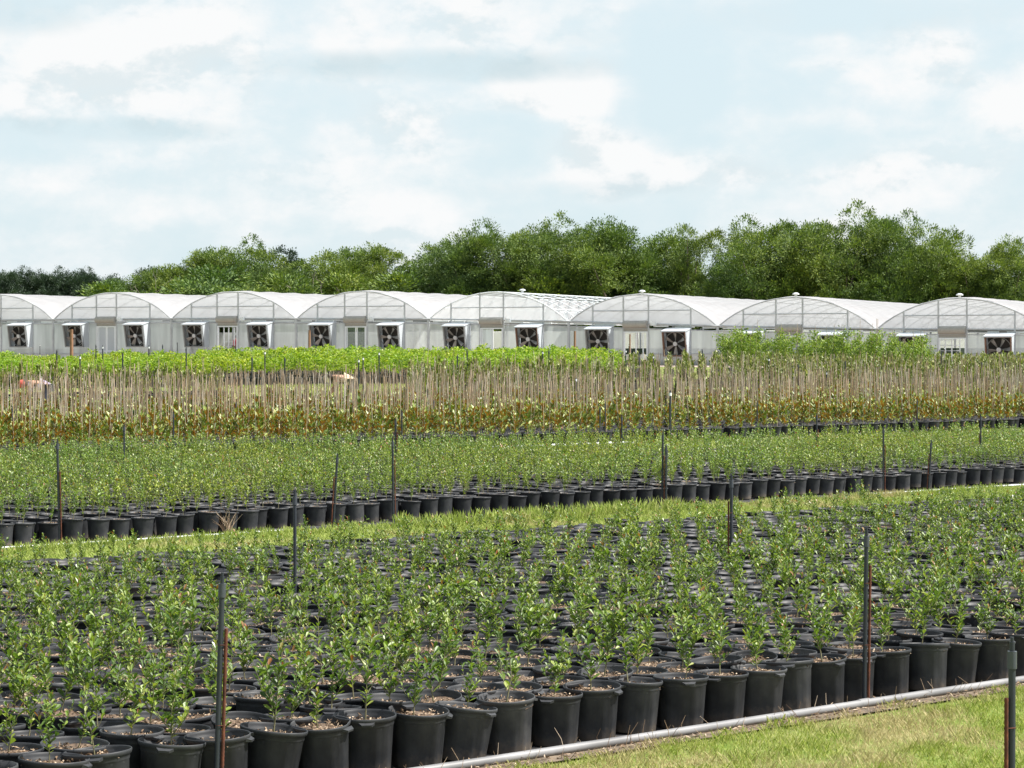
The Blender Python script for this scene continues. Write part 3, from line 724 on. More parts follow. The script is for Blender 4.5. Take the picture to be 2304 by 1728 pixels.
def riser(X, Y, h, label, rebar=1, lean=0.0, r=.0135, zoff=0.0, cap='grey', up=.0):
    t = empty('riser_post', (X, Y, gz(X, Y))); t.rotation_euler = (0, lean, rnd.uniform(-.3, .3)); tag(t, label, 'riser post', 'irrigation riser posts')
    seg = 10 if Y < 40 else 6
    link('pipe', mesh_from('pipe', tube([(0, 0, -.05), (0, 0, h - .09)], r, seg), [MAT['pvc_dark']]), t)
    link('coupling', mesh_from('coupling', tube([(0, 0, h - .1), (0, 0, h - .035)], r * 1.35, seg), [MAT['pvc_cap'] if cap == 'grey' else MAT['pvc_white']]), t)
    link('sprinkler_nozzle', mesh_from('nozzle', tube([(0, 0, h - .035), (0, 0, h)], r * .75, seg) + tube([(0, 0, h), (0, 0, h + .018)], r * .5, seg), [MAT['pvc_dark']]), t)
    if rebar:
        pts = []; rads = []; n = 90 if Y < 16 else 8; top = h * rnd.uniform(.68, .82)
        for i in range(n + 1): pts.append((r * rebar * 1.75 + rebar * .001, -.004, -.05 + (top + .05) * i / n)); rads.append(.0078 + (.0016 if i % 2 else 0) * (Y < 16))
        link('rebar', mesh_from('rebar', tube(pts, rads, 6), [MAT['rust']]), t)
        for zz in (.35, .7):
            link('wire_tie', mesh_from('wire_tie', tube([(-r, -.006, h * zz), (r * .6, -r * 1.3, h * zz + .003), (r * rebar * 2.6, -.004, h * zz)], .002, 4, cap=False), [MAT['rust']]), t)
    return t
H0 = 1.075
def rv(px, py, label, v=9.185, **k):
    t_ = (px - CX) / F; Y = v / (CU - SU * t_); return riser(t_ * Y, Y, HC + (YH - py) / F * Y, label, **k)
def rp(px, py, label, h=H0, **k):
    X, Y = ray_top(px, py, h); return riser(X, Y, h, label, **k)
rv(484, 1297, 'dark riser post with rusty rebar, left of centre at the nearest bed front', lean=.03)
rv(1946, 1194, 'dark riser post with rusty rebar rising behind the grey pipe coupling', lean=.012)
rp(2279, 1443, 'nearest riser post with short rebar on the lawn, bottom right corner', rebar=-1)
rp(663, 1108, 'smooth grey riser post standing inside the nearest bed without visible rebar', rebar=0)
rp(1646, 1072, 'riser post with rebar on its left side inside the nearest bed', rebar=-1)
rv(133, 991, 'leftmost tall riser post at the front of the middle bed, rusty rebar beside it', v=22.72, lean=-.02)
rv(885, 987, 'riser post at the front of the middle bed, left of its centre', v=22.74, lean=-.01)
rv(749, 1023, 'leaning riser post at the front edge of the middle bed', v=22.6, lean=.06, rebar=-1)
rv(1490, 974, 'left one of two close riser posts at the middle bed front', v=22.76, lean=.01)
rv(1499, 1002, 'right one of two close riser posts at the middle bed front', v=22.6, rebar=-1)
rv(1988, 961, 'riser post at the front of the middle bed, right part', v=22.76, lean=.0)
rv(2090, 992, 'slightly leaning riser post nearest the right end of the middle bed front', v=22.7, rebar=-1, lean=.05)
MIDR = [(279, 955, 'first'), (390, 928, 'second'), (531, 904, 'third'), (27, 915, 'outer'), (890, 943, 'fourth'), (904, 924, 'fifth'), (976, 899, 'sixth'), (1350, 915, 'seventh'), (1362, 905, 'eighth'), (1399, 934, 'ninth'), (1838, 931, 'tenth'),
        (2207, 933, 'eleventh'), (1704, 902, 'twelfth'), (2003, 884, 'thirteenth'), (2276, 860, 'fourteenth'), (2064, 898, 'fifteenth'), (2255, 828, 'sixteenth'), (2206, 815, 'seventeenth')]
MIDR.sort()
for i, (px, py, _) in enumerate(MIDR):
    rp(px, py, f'slim dark riser post, {ORD[i]} from the left among those by the magnolia bed', rebar=rnd.choice([0, 1, -1]))
FAR = [(90, 775), (128, 788), (216, 776), (231, 778), (276, 794), (335, 778), (366, 776), (399, 762), (419, 782), (180, 800), (567, 803), (596, 790), (641, 804), (711, 779), (807, 808), (817, 803), (853, 792), (1029, 800), (1051, 788),
       (1221, 790), (1235, 788), (1408, 787), (1415, 762), (1438, 794), (1470, 800), (1580, 786), (1280, 850), (1296, 850), (1730, 806), (1796, 820), (1860, 836), (1902, 812), (2118, 790), (2209, 815), (2125, 760), (2262, 816), (1508, 880)]
FAR.sort()
for i, (px, py) in enumerate(FAR):
    X, Y = ray_top(px, py, 1.35)
    riser(X, Y, 1.35, f'far thin dark riser post, {ORD[i]} from the left of those before the greenhouse', rebar=0, r=.022, cap=rnd.choice(['grey', 'white']))

# ------------------------------------------------------------------ small clutter
def dry_twigs(px, Y, label, n=34, h=.33):
    X = (px - CX) / F * Y; ch = []
    for i in range(n):
        a = rnd.uniform(0, 6.28); sp = rnd.uniform(.1, .75); l = h * rnd.uniform(.5, 1.1)
        p = Vector((rnd.gauss(0, .02), rnd.gauss(0, .02), 0)); d = Vector((math.cos(a) * sp, math.sin(a) * sp, 1)).normalized()
        q = p + d * l * .55; e = q + (d + Vector((rnd.gauss(0, .5), rnd.gauss(0, .5), 0))).normalized() * l * .5
        ch += tube([p, q, e], [.004, .003, .0015], 4, 0, cap=False)
    o = link('dead_plant', mesh_from('dead_plant', ch, [MAT['chip']]), None, (X, Y, gz(X, Y))); tag(o, label, 'dead plant'); return o
dry_twigs(512, 27.2, 'dry brown dead plant with bare twigs before the middle bed')
def board(px, py, w, l, label):
    h = .06; X, Y = ray_top(px, py, h)
    me = mesh_from('board', [box(-l / 2, l / 2, -w / 2, w / 2, 0, .03)], [MAT['pvc_white']]); o = link('white_board', me, None, (X, Y, gz(X, Y) + .03), (0, -.03, .3)); tag(o, label, 'board')
board(1541, 978, .3, .7, 'white board lying on the grass in front of the magnolias')
def bucket(px, py):
    X, Y = ray_top(px, py, 1.5)
    t = empty('water_jug', (X, Y, gz(X, Y) + 1.0)); tag(t, 'small white jug at the top of the lime shrubs near the open doorway', 'jug')
    link('jug', mesh_from('jug', [lathe([(0.001, 0), (.13, .0), (.14, .05), (.14, .28), (.06, .36), (.05, .42)], 14)], [MAT['pvc_white']]), t)

# ------------------------------------------------------------------ people
MAT['skin'] = plain('skin', (.42, .24, .16), .6, var=.05)
def cloth(name, c): return plain(name, c, .85, var=.15, scale=12)
def skinmesh(name, pts, edges, rad, mat, parent, sub=2):
    me = bpy.data.meshes.new(name); me.from_pydata(pts, edges, []); me.materials.append(mat)
    o = link(name, me, parent)
    m = o.modifiers.new('skin', 'SKIN'); m.use_smooth_shade = True
    for i, r in enumerate(rad):
        rr = r if isinstance(r, tuple) else (r, r)
        me.skin_vertices[0].data[i].radius = rr
    me.skin_vertices[0].data[0].use_root = True
    s = o.modifiers.new('sub', 'SUBSURF'); s.levels = s.render_levels = sub
    return o
def person(loc, rz, label, pose, shirt, trousers, hat=None, hatcol=(.8, .75, .62), sc=1.0):
    t = empty('person', loc, rz, 0, 0, sc); tag(t, label, 'person')
    if pose == 'stand':
        J = dict(pel=(0, 0, .95), wai=(0, 0, 1.08), che=(0, .0, 1.32), nec=(0, 0, 1.5), hed=(0, -.02, 1.62), top=(0, -.02, 1.74),
                 ls=(-.17, 0, 1.42), le=(-.24, .02, 1.14), lw=(-.22, -.12, .95), rs=(.17, 0, 1.42), re=(.25, .03, 1.14), rw=(.2, -.12, .94),
                 lh=(-.1, 0, .9), lk=(-.11, -.02, .5), la=(-.12, .02, .09), lt=(-.13, -.13, .04), rh=(.1, 0, .9), rk=(.13, -.05, .5), ra=(.14, .0, .09), rt=(.16, -.15, .04))
    else:            # bending forward over the pots
        J = dict(pel=(0, 0, .88), wai=(0, -.13, .98), che=(0, -.38, 1.06), nec=(0, -.54, 1.04), hed=(0, -.66, 1.0), top=(0, -.77, .97),
                 ls=(-.17, -.46, 1.02), le=(-.2, -.52, .74), lw=(-.14, -.68, .52), rs=(.17, -.46, 1.02), re=(.2, -.5, .74), rw=(.14, -.66, .5),
                 lh=(-.1, 0, .84), lk=(-.12, -.1, .47), la=(-.12, .02, .09), lt=(-.13, -.13, .04), rh=(.1, 0, .84), rk=(.13, -.1, .47), ra=(.13, .04, .09), rt=(.14, -.12, .04))
    K = list(J); ix = {k: i for i, k in enumerate(K)}
    E = [('pel', 'wai'), ('wai', 'che'), ('che', 'nec'), ('nec', 'hed'), ('hed', 'top'), ('che', 'ls'), ('ls', 'le'), ('le', 'lw'), ('che', 'rs'), ('rs', 're'), ('re', 'rw'),
         ('pel', 'lh'), ('lh', 'lk'), ('lk', 'la'), ('la', 'lt'), ('pel', 'rh'), ('rh', 'rk'), ('rk', 'ra'), ('ra', 'rt')]
    R = dict(pel=.13, wai=.12, che=.15, nec=.055, hed=.09, top=.07, ls=.065, le=.042, lw=.03, rs=.065, re=.042, rw=.03, lh=.085, lk=.055, la=.04, lt=.035, rh=.085, rk=.055, ra=.04, rt=.035)
    pts = [J[k] for k in K]; ed = [(ix[a], ix[b]) for a, b in E]; rad = [R[k] for k in K]
    # hands: palm, four fingers and a thumb per wrist
    for w, sg in (('lw', -1), ('rw', 1)):
        wx, wy, wz = J[w]; pts.append((wx, wy - .02, wz - .07)); rad.append(.03); ed.append((ix[w], len(pts) - 1)); pi = len(pts) - 1
        for f in range(4):
            pts.append((wx + (f - 1.5) * .02, wy - .03, wz - .12 - (.012 if f in (1, 2) else 0))); rad.append(.009); ed.append((pi, len(pts) - 1))
        pts.append((wx - sg * .045, wy - .03, wz - .08)); rad.append(.01); ed.append((pi, len(pts) - 1))
    skinmesh('body', pts, ed, rad, MAT['skin'], t)
    g = 1.14
    def part(name, keys, edges, mat, extra=1.14):
        k2 = list(keys); i2 = {k: i for i, k in enumerate(k2)}
        skinmesh(name, [J[k] for k in k2], [(i2[a], i2[b]) for a, b in edges], [R[k] * extra + .008 for k in k2], mat, t)
    part('shirt', ['wai', 'pel', 'che', 'ls', 'le', 'rs', 're'], [('pel', 'wai'), ('wai', 'che'), ('che', 'ls'), ('ls', 'le'), ('che', 'rs'), ('rs', 're')], shirt, 1.2)
    part('trousers', ['pel', 'lh', 'lk', 'la', 'rh', 'rk', 'ra'], [('pel', 'lh'), ('lh', 'lk'), ('lk', 'la'), ('pel', 'rh'), ('rh', 'rk'), ('rk', 'ra')], trousers, 1.25)
    hx, hy, hz = J['hed']; d = (Vector(J['top']) - Vector(J['hed'])).normalized(); q = d.to_track_quat('Z', 'Y').to_euler()
    if hat == 'straw':
        c = lathe([(.24, .02), (.23, .03), (.11, .045), (.11, .05), (.105, .12), (.06, .15), (.001, .155)], 18)
        link('hat', mesh_from('hat', [c], [plain('straw_hat', hatcol, .8)]), t, tuple(Vector(J['hed']) + d * .05), q)
    elif hat == 'cap':
        c = [lathe([(.115, -.03), (.125, .03), (.11, .1), (.06, .145), (.001, .155)], 18), box(-.07, .07, -.2, -.08, .01, .03)]
        link('hat', mesh_from('hat', c, [plain('cap_cloth', hatcol, .8)]), t, tuple(Vector(J['hed']) + d * .02), q)
    link('hair', mesh_from('hair', [lathe([(.09, -.06), (.105, 0), (.1, .06), (.06, .1), (.001, .115)], 14)], [plain('dark_hair', (.03, .02, .015), .7)]), t, tuple(Vector(J['hed']) + Vector((0, .02, .02))), q)
    # face: eyes, nose, mouth
    if pose == 'stand':
        fc = [box(-.045, -.02, -.115, -.1, 1.63, 1.645), box(.02, .045, -.115, -.1, 1.63, 1.645), box(-.025, .025, -.115, -.1, 1.565, 1.575), box(-.012, .012, -.13, -.1, 1.59, 1.62)]
        link('face', mesh_from('face', fc, [plain('face_features', (.1, .05, .04), .6)]), t)
    return t
# bending worker in the grass aisle (head to the left)
Xp = (792 - CX) / F * 69; person((Xp, 69, gz(Xp, 69)), math.radians(-80), 'worker in cream shirt and straw hat bending over on the grass strip', 'bend', cloth('cream_shirt', (.55, .45, .31)), cloth('grey_trousers', (.2, .19, .18)), 'straw', (.75, .66, .48))
Xq = (108 - CX) / F * 62; person((Xq, 62, gz(Xq, 62)), math.radians(-75), 'worker in red cap and lilac shirt stooping among the stakes at left', 'bend', cloth('lilac_shirt', (.3, .25, .34)), cloth('dark_trousers', (.06, .06, .09)), 'cap', (.55, .1, .08), .94)

# ------------------------------------------------------------------ greenhouse
def poly_mat(name, col, transp, rough=.35, streak=False, transl=.35):
    m, nt, b = new_mat(name); L = nt.links.new
    if streak:
        g = nt.nodes.new('ShaderNodeTexCoord'); mp = nt.nodes.new('ShaderNodeMapping'); mp.inputs['Scale'].default_value = (1, 1, .12)
        n = nt.nodes.new('ShaderNodeTexNoise'); n.inputs['Scale'].default_value = 1.6; n.inputs['Detail'].default_value = 5
        L(g.outputs['Object'], mp.inputs[0]); L(mp.outputs[0], n.inputs['Vector'])
        c = ramp(nt, n.outputs['Fac'], [(.3, tuple(x * .72 for x in col)), (.7, tuple(min(1, x * 1.15) for x in col))])
    else:
        c = ramp(nt, nz(nt, .8, 4), [(.3, tuple(x * .93 for x in col)), (.7, tuple(min(1, x * 1.04) for x in col))])
    L(c, b.inputs['Base Color']); b.inputs['Roughness'].default_value = rough
    tl = nt.nodes.new('ShaderNodeBsdfTranslucent'); L(c, tl.inputs['Color'])
    m1 = nt.nodes.new('ShaderNodeMixShader'); m1.inputs[0].default_value = transl; L(b.outputs[0], m1.inputs[1]); L(tl.outputs[0], m1.inputs[2])
    tp_ = nt.nodes.new('ShaderNodeBsdfTransparent'); tp_.inputs['Color'].default_value = (.93, .95, .96, 1)
    m2 = nt.nodes.new('ShaderNodeMixShader'); m2.inputs[0].default_value = transp; L(m1.outputs[0], m2.inputs[1]); L(tp_.outputs[0], m2.inputs[2])
    L(m2.outputs[0], nt.nodes['Material Output'].inputs[0]); return m
MAT['film'] = poly_mat('white_poly_film', (.68, .68, .7), .16, .45, transl=.6)
MAT['gable'] = poly_mat('clear_poly_film', (.9, .91, .9), .42, .3, transl=.65)
MAT['panel'] = poly_mat('polycarbonate', (.66, .71, .70), .22, .3, True, .55)
MAT['kick'] = poly_mat('kick_board', (.55, .57, .55), .05, .6, True, .35)
MAT['tint'] = poly_mat('tinted_pane', (.10, .13, .11), .5, .15, False, .1)
MAT['galv'] = plain('galvanised_steel', (.42, .44, .45), .5, metal=.0, var=.15, scale=2)
MAT['galv_dark'] = plain('dull_steel', (.2, .21, .21), .6, var=.2, scale=2)
MAT['hood'] = plain('white_hood', (.42, .46, .49), .5, var=.06, scale=1)
MAT['fanin'] = plain('fan_interior_shade', (.03, .028, .026), .8)
MAT['blade_m'] = plain('fan_blade', (.22, .22, .21), .45, var=.3, scale=2, metal=.3)
MAT['rim_rust'] = plain('rusty_frame', (.16, .09, .06), .8)
MAT['white'] = plain('white_paint', (.7, .74, .76), .5, var=.06)
MAT['curtain'] = plain('rolled_curtain', (.33, .32, .29), .7, var=.1)
GD = [690, 688, 688, 689, 694, 704, 710, 712, 714]
def gutter_z(i):
    if i < 0: y = 692.0
    elif i >= len(GD) - 1: y = GD[-1]
    else: y = GD[int(i)] + (GD[int(i) + 1] - GD[int(i)]) * (i - int(i))
    y *= 2304 / 2212; Y = Y0 * (1 - .0272 * i); return HC + (YH - y) / F * Y
BASE = 1.38; RISE = 1.9; LEN = 36.0
RAD = ((BW / 2) ** 2 + RISE ** 2) / (2 * RISE); AH = math.asin(BW / 2 / RAD)
def arc(i, f, dr=0.0):     # point on the hoop of bay i, f in 0..1 -> (s, z)
    a = -AH + 2 * AH * f; s = BW / 2 + (RAD + dr) * math.sin(a); z = (RAD + dr) * math.cos(a) - (RAD - RISE)
    g0, g1 = gutter_z(i), gutter_z(i + 1); return s + i * BW, g0 + (g1 - g0) * (s / BW) + z
def zarc(i, s):            # hoop height over span position s within the bay
    x = s - BW / 2; return gutter_z(i) + (gutter_z(i + 1) - gutter_z(i)) * s / BW + math.sqrt(RAD ** 2 - x * x) - (RAD - RISE)
ROOT = empty('greenhouse', (X0, Y0, 0), -WT)
tag(ROOT, 'long row of joined arched greenhouse bays with white film roofs and wall fans', 'greenhouse')
# local frame of ROOT: x along the wall, y inward, z up
def part(name, ch, mats, parent=ROOT, label=None):
    o = link(name, mesh_from(name, ch, mats), parent)
    if label: o['label'] = label
    return o
def fan_unit(name, s1, zt_, label):
    w, h = 1.62, 1.68; s0 = s1 - w
    z1, z0 = zt_, zt_ - h
    body = empty('exhaust_fan', (0, 0, 0)); body.parent = ROOT; body['label'] = label
    dT, dB = -1.02, -.72     # projection at top and bottom
    V = np.array([(s0, 0, z1 + .12), (s1, 0, z1 + .12), (s0, dT, z1 - .06), (s1, dT, z1 - .06), (s0, 0, z0), (s1, 0, z0), (s0, dB, z0), (s1, dB, z0)], float)
    Fc = np.array([(0, 2, 3, 1), (1, 3, 7, 5), (0, 4, 6, 2), (4, 5, 7, 6)])
    part('housing', [(V, Fc, 0, False)], [MAT['hood']], body)
    part('hood', [(np.array([(s0 - .05, .0, z1 + .16), (s1 + .05, .0, z1 + .16), (s0 - .05, dT - .1, z1 - .05), (s1 + .05, dT - .1, z1 - .05), (s0 - .05, 0, z1 + .125), (s1 + .05, 0, z1 + .125), (s0 - .05, dT - .1, z1 - .12), (s1 + .05, dT - .1, z1 - .12)]),
                   np.array([(0, 2, 3, 1), (2, 6, 7, 3), (1, 3, 7, 5), (0, 4, 6, 2), (4, 5, 7, 6)]), 0, False)], [MAT['hood']], body)
    # fan face: frame, dark back, ring, six blades, hub, on the leaning plane between top and bottom
    def FP(a, b, d=0.0):   # a 0..1 across, b 0..1 up
        y = dB + (dT - dB) * b + .06 + d; return (s0 + w * a, y, z0 + (z1 - .06 - z0) * b)
    ch = []
    for (a0, a1, b0, b1) in ((0, .05, 0, 1), (.95, 1, 0, 1), (.05, .95, 0, .05), (.05, .95, .95, 1)):
        q = [FP(a0, b0, -.05), FP(a1, b0, -.05), FP(a1, b1, -.05), FP(a0, b1, -.05), FP(a0, b0, .1), FP(a1, b0, .1), FP(a1, b1, .1), FP(a0, b1, .1)]
        ch.append((np.array(q), np.array([(0, 1, 2, 3), (0, 4, 5, 1), (1, 5, 6, 2), (2, 6, 7, 3), (3, 7, 4, 0)]), 0, False))
    part('frame', ch, [MAT['rim_rust'] if rnd.random() < .18 else MAT['galv_dark']], body)
    part('shade_back', [(np.array([FP(.05, .05, .5), FP(.95, .05, .5), FP(.95, .95, .5), FP(.05, .95, .5)]), np.array([(0, 1, 2, 3)]), 0, False)], [MAT['fanin']], body)  # solid near-black sheet, painting the shade inside the fan opening
    ring = [FP(.5 + .46 * math.cos(t), .5 + .46 * math.sin(t), .22) for t in np.linspace(0, 2 * math.pi, 33)]
    part('ring', tube(ring, .025, 5, cap=False), [MAT['galv_dark']], body)
    ch = []; a0 = rnd.uniform(0, 1.05)
    for k in range(6):
        t = a0 + k * math.pi / 3
        def RP(r, dt, d): return FP(.5 + r * math.cos(t + dt), .5 + r * math.sin(t + dt), d)
        ch.append((np.array([RP(.1, -.2, .18), RP(.27, -.26, .1), RP(.43, -.24, .08), RP(.43, .12, .2), RP(.27, .1, .24), RP(.1, .2, .24)]), np.array([(0, 1, 2, 3, 4, 5)]), 0, False))
    part('fan_blades', ch, [MAT['blade_m']], body)
    c = [FP(.5 + .085 * math.cos(t), .5 + .085 * math.sin(t), d) for d in (.06, .2) for t in np.linspace(0, 2 * math.pi, 13)[:-1]]
    part('hub', [(np.array(c), np.array([(k, (k + 1) % 12, 12 + (k + 1) % 12, 12 + k) for k in range(12)]), 0, False), (np.array(c[:12]), np.array([list(range(12))]), 0, False)], [MAT['galv']], body)
BN = ['leftmost, partly cut', 'second', 'third', 'fourth', 'fifth', 'sixth', 'seventh', 'eighth']
MUL = (.166, .374, .543, .824)
def add_bay(i):
    nm = BN[i + 1] if -1 <= i < 7 else 'outermost'
    NS = 24; s_off = i * BW
    # roof film
    V = []
    ts = np.linspace(0, LEN, 49)
    for t in ts:
        for k in range(NS + 1):
            s, z = arc(i, k / NS, .0 if k in (0, NS) else .07 * abs(math.sin(math.pi * t / 3.0)) + .02 * math.sin(k * 1.3 + t * 2 + i)); V.append((s, t, z))
    n = NS + 1; Q = [(a * n + k, a * n + k + 1, (a + 1) * n + k + 1, (a + 1) * n + k) for a in range(len(ts) - 1) for k in range(NS)]
    if i != 3: part('roof', [(np.array(V), np.array(Q), 0, True)], [MAT['film']], label=f'white film roof of the {nm} bay')
    # hoops, purlins, trusses
    ch = []
    hoops = np.arange(0, LEN + .1, 1.8 if i == 3 else 3.0)
    for t in hoops:
        ch += tube([(arc(i, f, -.04)[0], t + .02, arc(i, f, -.04)[1]) for f in np.linspace(0, 1, 17)],   .042 if t == 0 else .03, 5, 0, cap=False)
        if t > 0:   # web members of the truss
            zb = (gutter_z(i) + gutter_z(i + 1)) / 2 + .25
            ch += tube([(s_off, t, gutter_z(i)), (s_off + BW, t, gutter_z(i + 1))], .028, 4, 0, cap=False)
            m = 6 if i != 3 else 10
            for k in range(m):
                sa = BW * (.08 + .84 * k / m); sb = BW * (.08 + .84 * (k + .5) / m); sc_ = BW * (.08 + .84 * (k + 1) / m)
                zg = lambda s: gutter_z(i) + (gutter_z(i + 1) - gutter_z(i)) * s / BW + .02
                ch += tube([(s_off + sa, t, zg(sa)), (s_off + sb, t, zarc(i, sb) - .05), (s_off + sc_, t, zg(sc_))], .018, 4, 0, cap=False)
    for f in (.12, .3, .5, .7, .88):
        s, z = arc(i, f, -.02); ch += tube([(s, 0, z), (s, LEN, z)], .025, 4, 0, cap=False)
    part('roof_frame', ch, [MAT['galv'] if i != 3 else MAT['white']], label=f'roof hoops and trusses of the {nm} bay')
    # gable film
    V = [(s_off, .04, gutter_z(i))]
    top = [arc(i, f, -.02) for f in np.linspace(0, 1, 25)]
    V = [(s, .04, z) for s, z in top]
    part('gable', [(np.array(V), np.array([list(range(len(V)))]), 0, False)], [MAT['gable']], label=f'clear film gable of the {nm} bay')
    # end frame
    ch = []
    g = lambda s: gutter_z(i) + (gutter_z(i + 1) - gutter_z(i)) * s / BW
    for f in MUL:
        s = BW * f; ch.append(box(s_off + s - .045, s_off + s + .045, -.05, .02, BASE, zarc(i, s) - .02))
    zm = (g(BW * .5)) + RISE * .44
    ch += tube([(s_off + BW * MUL[0], -.02, zm - (zm - g(0)) * .0), (s_off + BW * MUL[3], -.02, zm)], .04, 6, 0)
    for k in range(8):
        sa, sb = BW * k / 8, BW * (k + 1) / 8
        ch += tube([(s_off + sa, -.03, g(sa)), (s_off + sb, -.03, g(sb))], .05, 5, 0, cap=False)
        ch += tube([(s_off + sa, -.03, g(sa) - .32), (s_off + sb, -.03, g(sb) - .32)], .035, 5, 0, cap=False)
    ch.append(box(s_off - .07, s_off + .07, -.08, .04, BASE, gutter_z(i) - .05))
    for (a, b) in ((0, MUL[1]), (MUL[2], 1)):
        ch += tube([(s_off + BW * a, -.03, BASE + .75), (s_off + BW * b, -.03, BASE + .75)], .03, 5, 0)
    part('end_frame', ch, [MAT['galv']], label=f'end wall frame of the {nm} bay')
    # wall panels with vertical corrugation
    def corr(sa, sb, za, zb0, zb1, mat, name, lab):
        m = max(4, int((sb - sa) / .09)); xs = np.linspace(sa, sb, m + 1); V = []
        for k, x in enumerate(xs):
            top = zb0 + (zb1 - zb0) * (x - sa) / (sb - sa); yy = .03 + (.025 if k % 2 else 0)
            V += [(s_off + x, yy, za), (s_off + x, yy, top)]
        part(name, [(np.array(V), np.array([(2 * k, 2 * k + 2, 2 * k + 3, 2 * k + 1) for k in range(m)]), 0, True)], [mat], label=lab)
    for a, b in ((0, MUL[1]), (MUL[2], 1)):
        corr(BW * a + .02, BW * b - .02, BASE + .75, g(BW * a) - .34, g(BW * b) - .34, MAT['panel'], 'wall_panel', f'ribbed grey wall panel of the {nm} bay')
        corr(BW * a + .02, BW * b - .02, BASE - .1, BASE + .75, BASE + .75, MAT['kick'], 'kick_panel', f'low panel at the foot of the {nm} bay')
    # white pieces added for the pale interior seen under the gutter
    ch = []
    x = .3
    while x < BW - .8:
        l = rnd.uniform(.5, 1.6)
        if not (BW * MUL[1] - .3 < x + l / 2 < BW * MUL[2] + .3): ch.append(box(s_off + x, s_off + min(x + l, BW - .2), .1, .16, g(x) - .22 + rnd.uniform(-.03, .03), g(x) - .12))
        x += l + rnd.uniform(.2, .9)
    part('pale_strip', ch, [MAT['white']])
    # rolled curtain over the door, header
    d0, d1 = BW * MUL[1] + .05, BW * MUL[2] - .05; zg = g(BW * .46)
    part('rolled_curtain', tube([(s_off + d0, -.1, zg - .06), (s_off + d1, -.1, zg - .06)], .24, 12), [MAT['curtain']], label=f'rolled curtain above the door of the {nm} bay')
    dt_ = zg - .52
    part('door_header', [box(s_off + d0, s_off + d1, 0, .05, dt_, zg - .28)], [MAT['curtain']])
    # door
    ch = [box(s_off + d0 - .02, s_off + d0 + .07, -.06, .05, BASE, dt_), box(s_off + d1 - .07, s_off + d1 + .02, -.06, .05, BASE, dt_), box(s_off + d0 + .07, s_off + d1 - .07, -.05, .04, dt_ - .08, dt_ - .002)]
    mid_ = (d0 + d1) / 2
    part('door_frame', ch, [MAT['white']], label=f'white door frame of the {nm} bay')
    state = {0: 'closed', -1: 'closed', 1: 'open', 2: 'half', 3: 'slid', 4: 'open', 5: 'closed', 6: 'open', 7: 'closed'}[i]
    def leaf(a, b, mat, y=.02):
        fr_ = [box(s_off + a, s_off + a + .07, y, y + .04, BASE + .02, dt_ - .09), box(s_off + b - .07, s_off + b, y, y + .04, BASE + .02, dt_ - .09), box(s_off + a + .07, s_off + b - .07, y, y + .04, BASE + .9, BASE + .97)]
        d = part('door', fr_, [MAT['white']], label=f'{"closed" if state == "closed" else "sliding"} door of the {nm} bay')
        part('door_panel', [box(s_off + a + .07, s_off + b - .07, y + .012, y + .03, BASE + .03, dt_ - .1)], [mat], d)
    if state == 'closed': leaf(d0 + .09, mid_ - .01, MAT['hood']); leaf(mid_ + .01, d1 - .09, MAT['hood'])
    elif state == 'slid': leaf(d0 + .09, mid_ + .1, MAT['panel'])
    elif state == 'half':
        leaf(d0 + .09, mid_, MAT['tint']); leaf(mid_ + .05, d1 - .09, MAT['tint'])
    else:
        for q in (.18, .42, .72): part('door_post', [box(s_off + d0 + (d1 - d0) * q - .03, s_off + d0 + (d1 - d0) * q + .03, .3, .36, BASE, dt_ - .1)], [MAT['white']])
    # bench racks seen in the open doors
    if state in ('open',) and i != 4:
        ch = []
        for q in range(5): ch.append(box(s_off + d0 - .3, s_off + d0 + .7, 1.4, 2.0, BASE + .25 + q * .33, BASE + .29 + q * .33))
        part('shelf_rack', ch, [MAT['white']])
    # fans
    fl = f'exhaust fan left of the door in the {nm} bay'; fr2 = f'exhaust fan right of the door in the {nm} bay'
    fan_unit('f', s_off + BW * .309, g(BW * .25) - .36, fl); fan_unit('f', s_off + BW * .826, g(BW * .74) - .36, fr2)
for i in range(-1, 8): add_bay(i)
# gutters between bays, side and back walls, floor
ch = []
for i in range(-1, 9):
    ch.append(box(i * BW - .12, i * BW + .12, .0, LEN, gutter_z(i) - .1, gutter_z(i) - .02))
part('gutter', ch, [MAT['galv']])
inr = []
for i in range(0, 9):
    for t in np.arange(6, LEN + .1, 6): inr.append(box(i * BW - .05, i * BW + .05, t, t + .1, BASE, gutter_z(i) - .1))
part('column', inr, [MAT['galv']])
part('back_wall', [box(-BW, 8 * BW, LEN + .2, LEN + .3, BASE - .1, 4.0)], [MAT['gable']])
part('side_wall', [box(-BW - .1, -BW - .02, 0, LEN, BASE - .1, gutter_z(-1) - .1), box(8 * BW + .02, 8 * BW + .1, 0, LEN, BASE - .1, gutter_z(8) - .1)], [MAT['panel']])
part('floor', [box(-BW, 8 * BW, .1, LEN, BASE - .05, BASE + .3)], [MAT['gravel']])
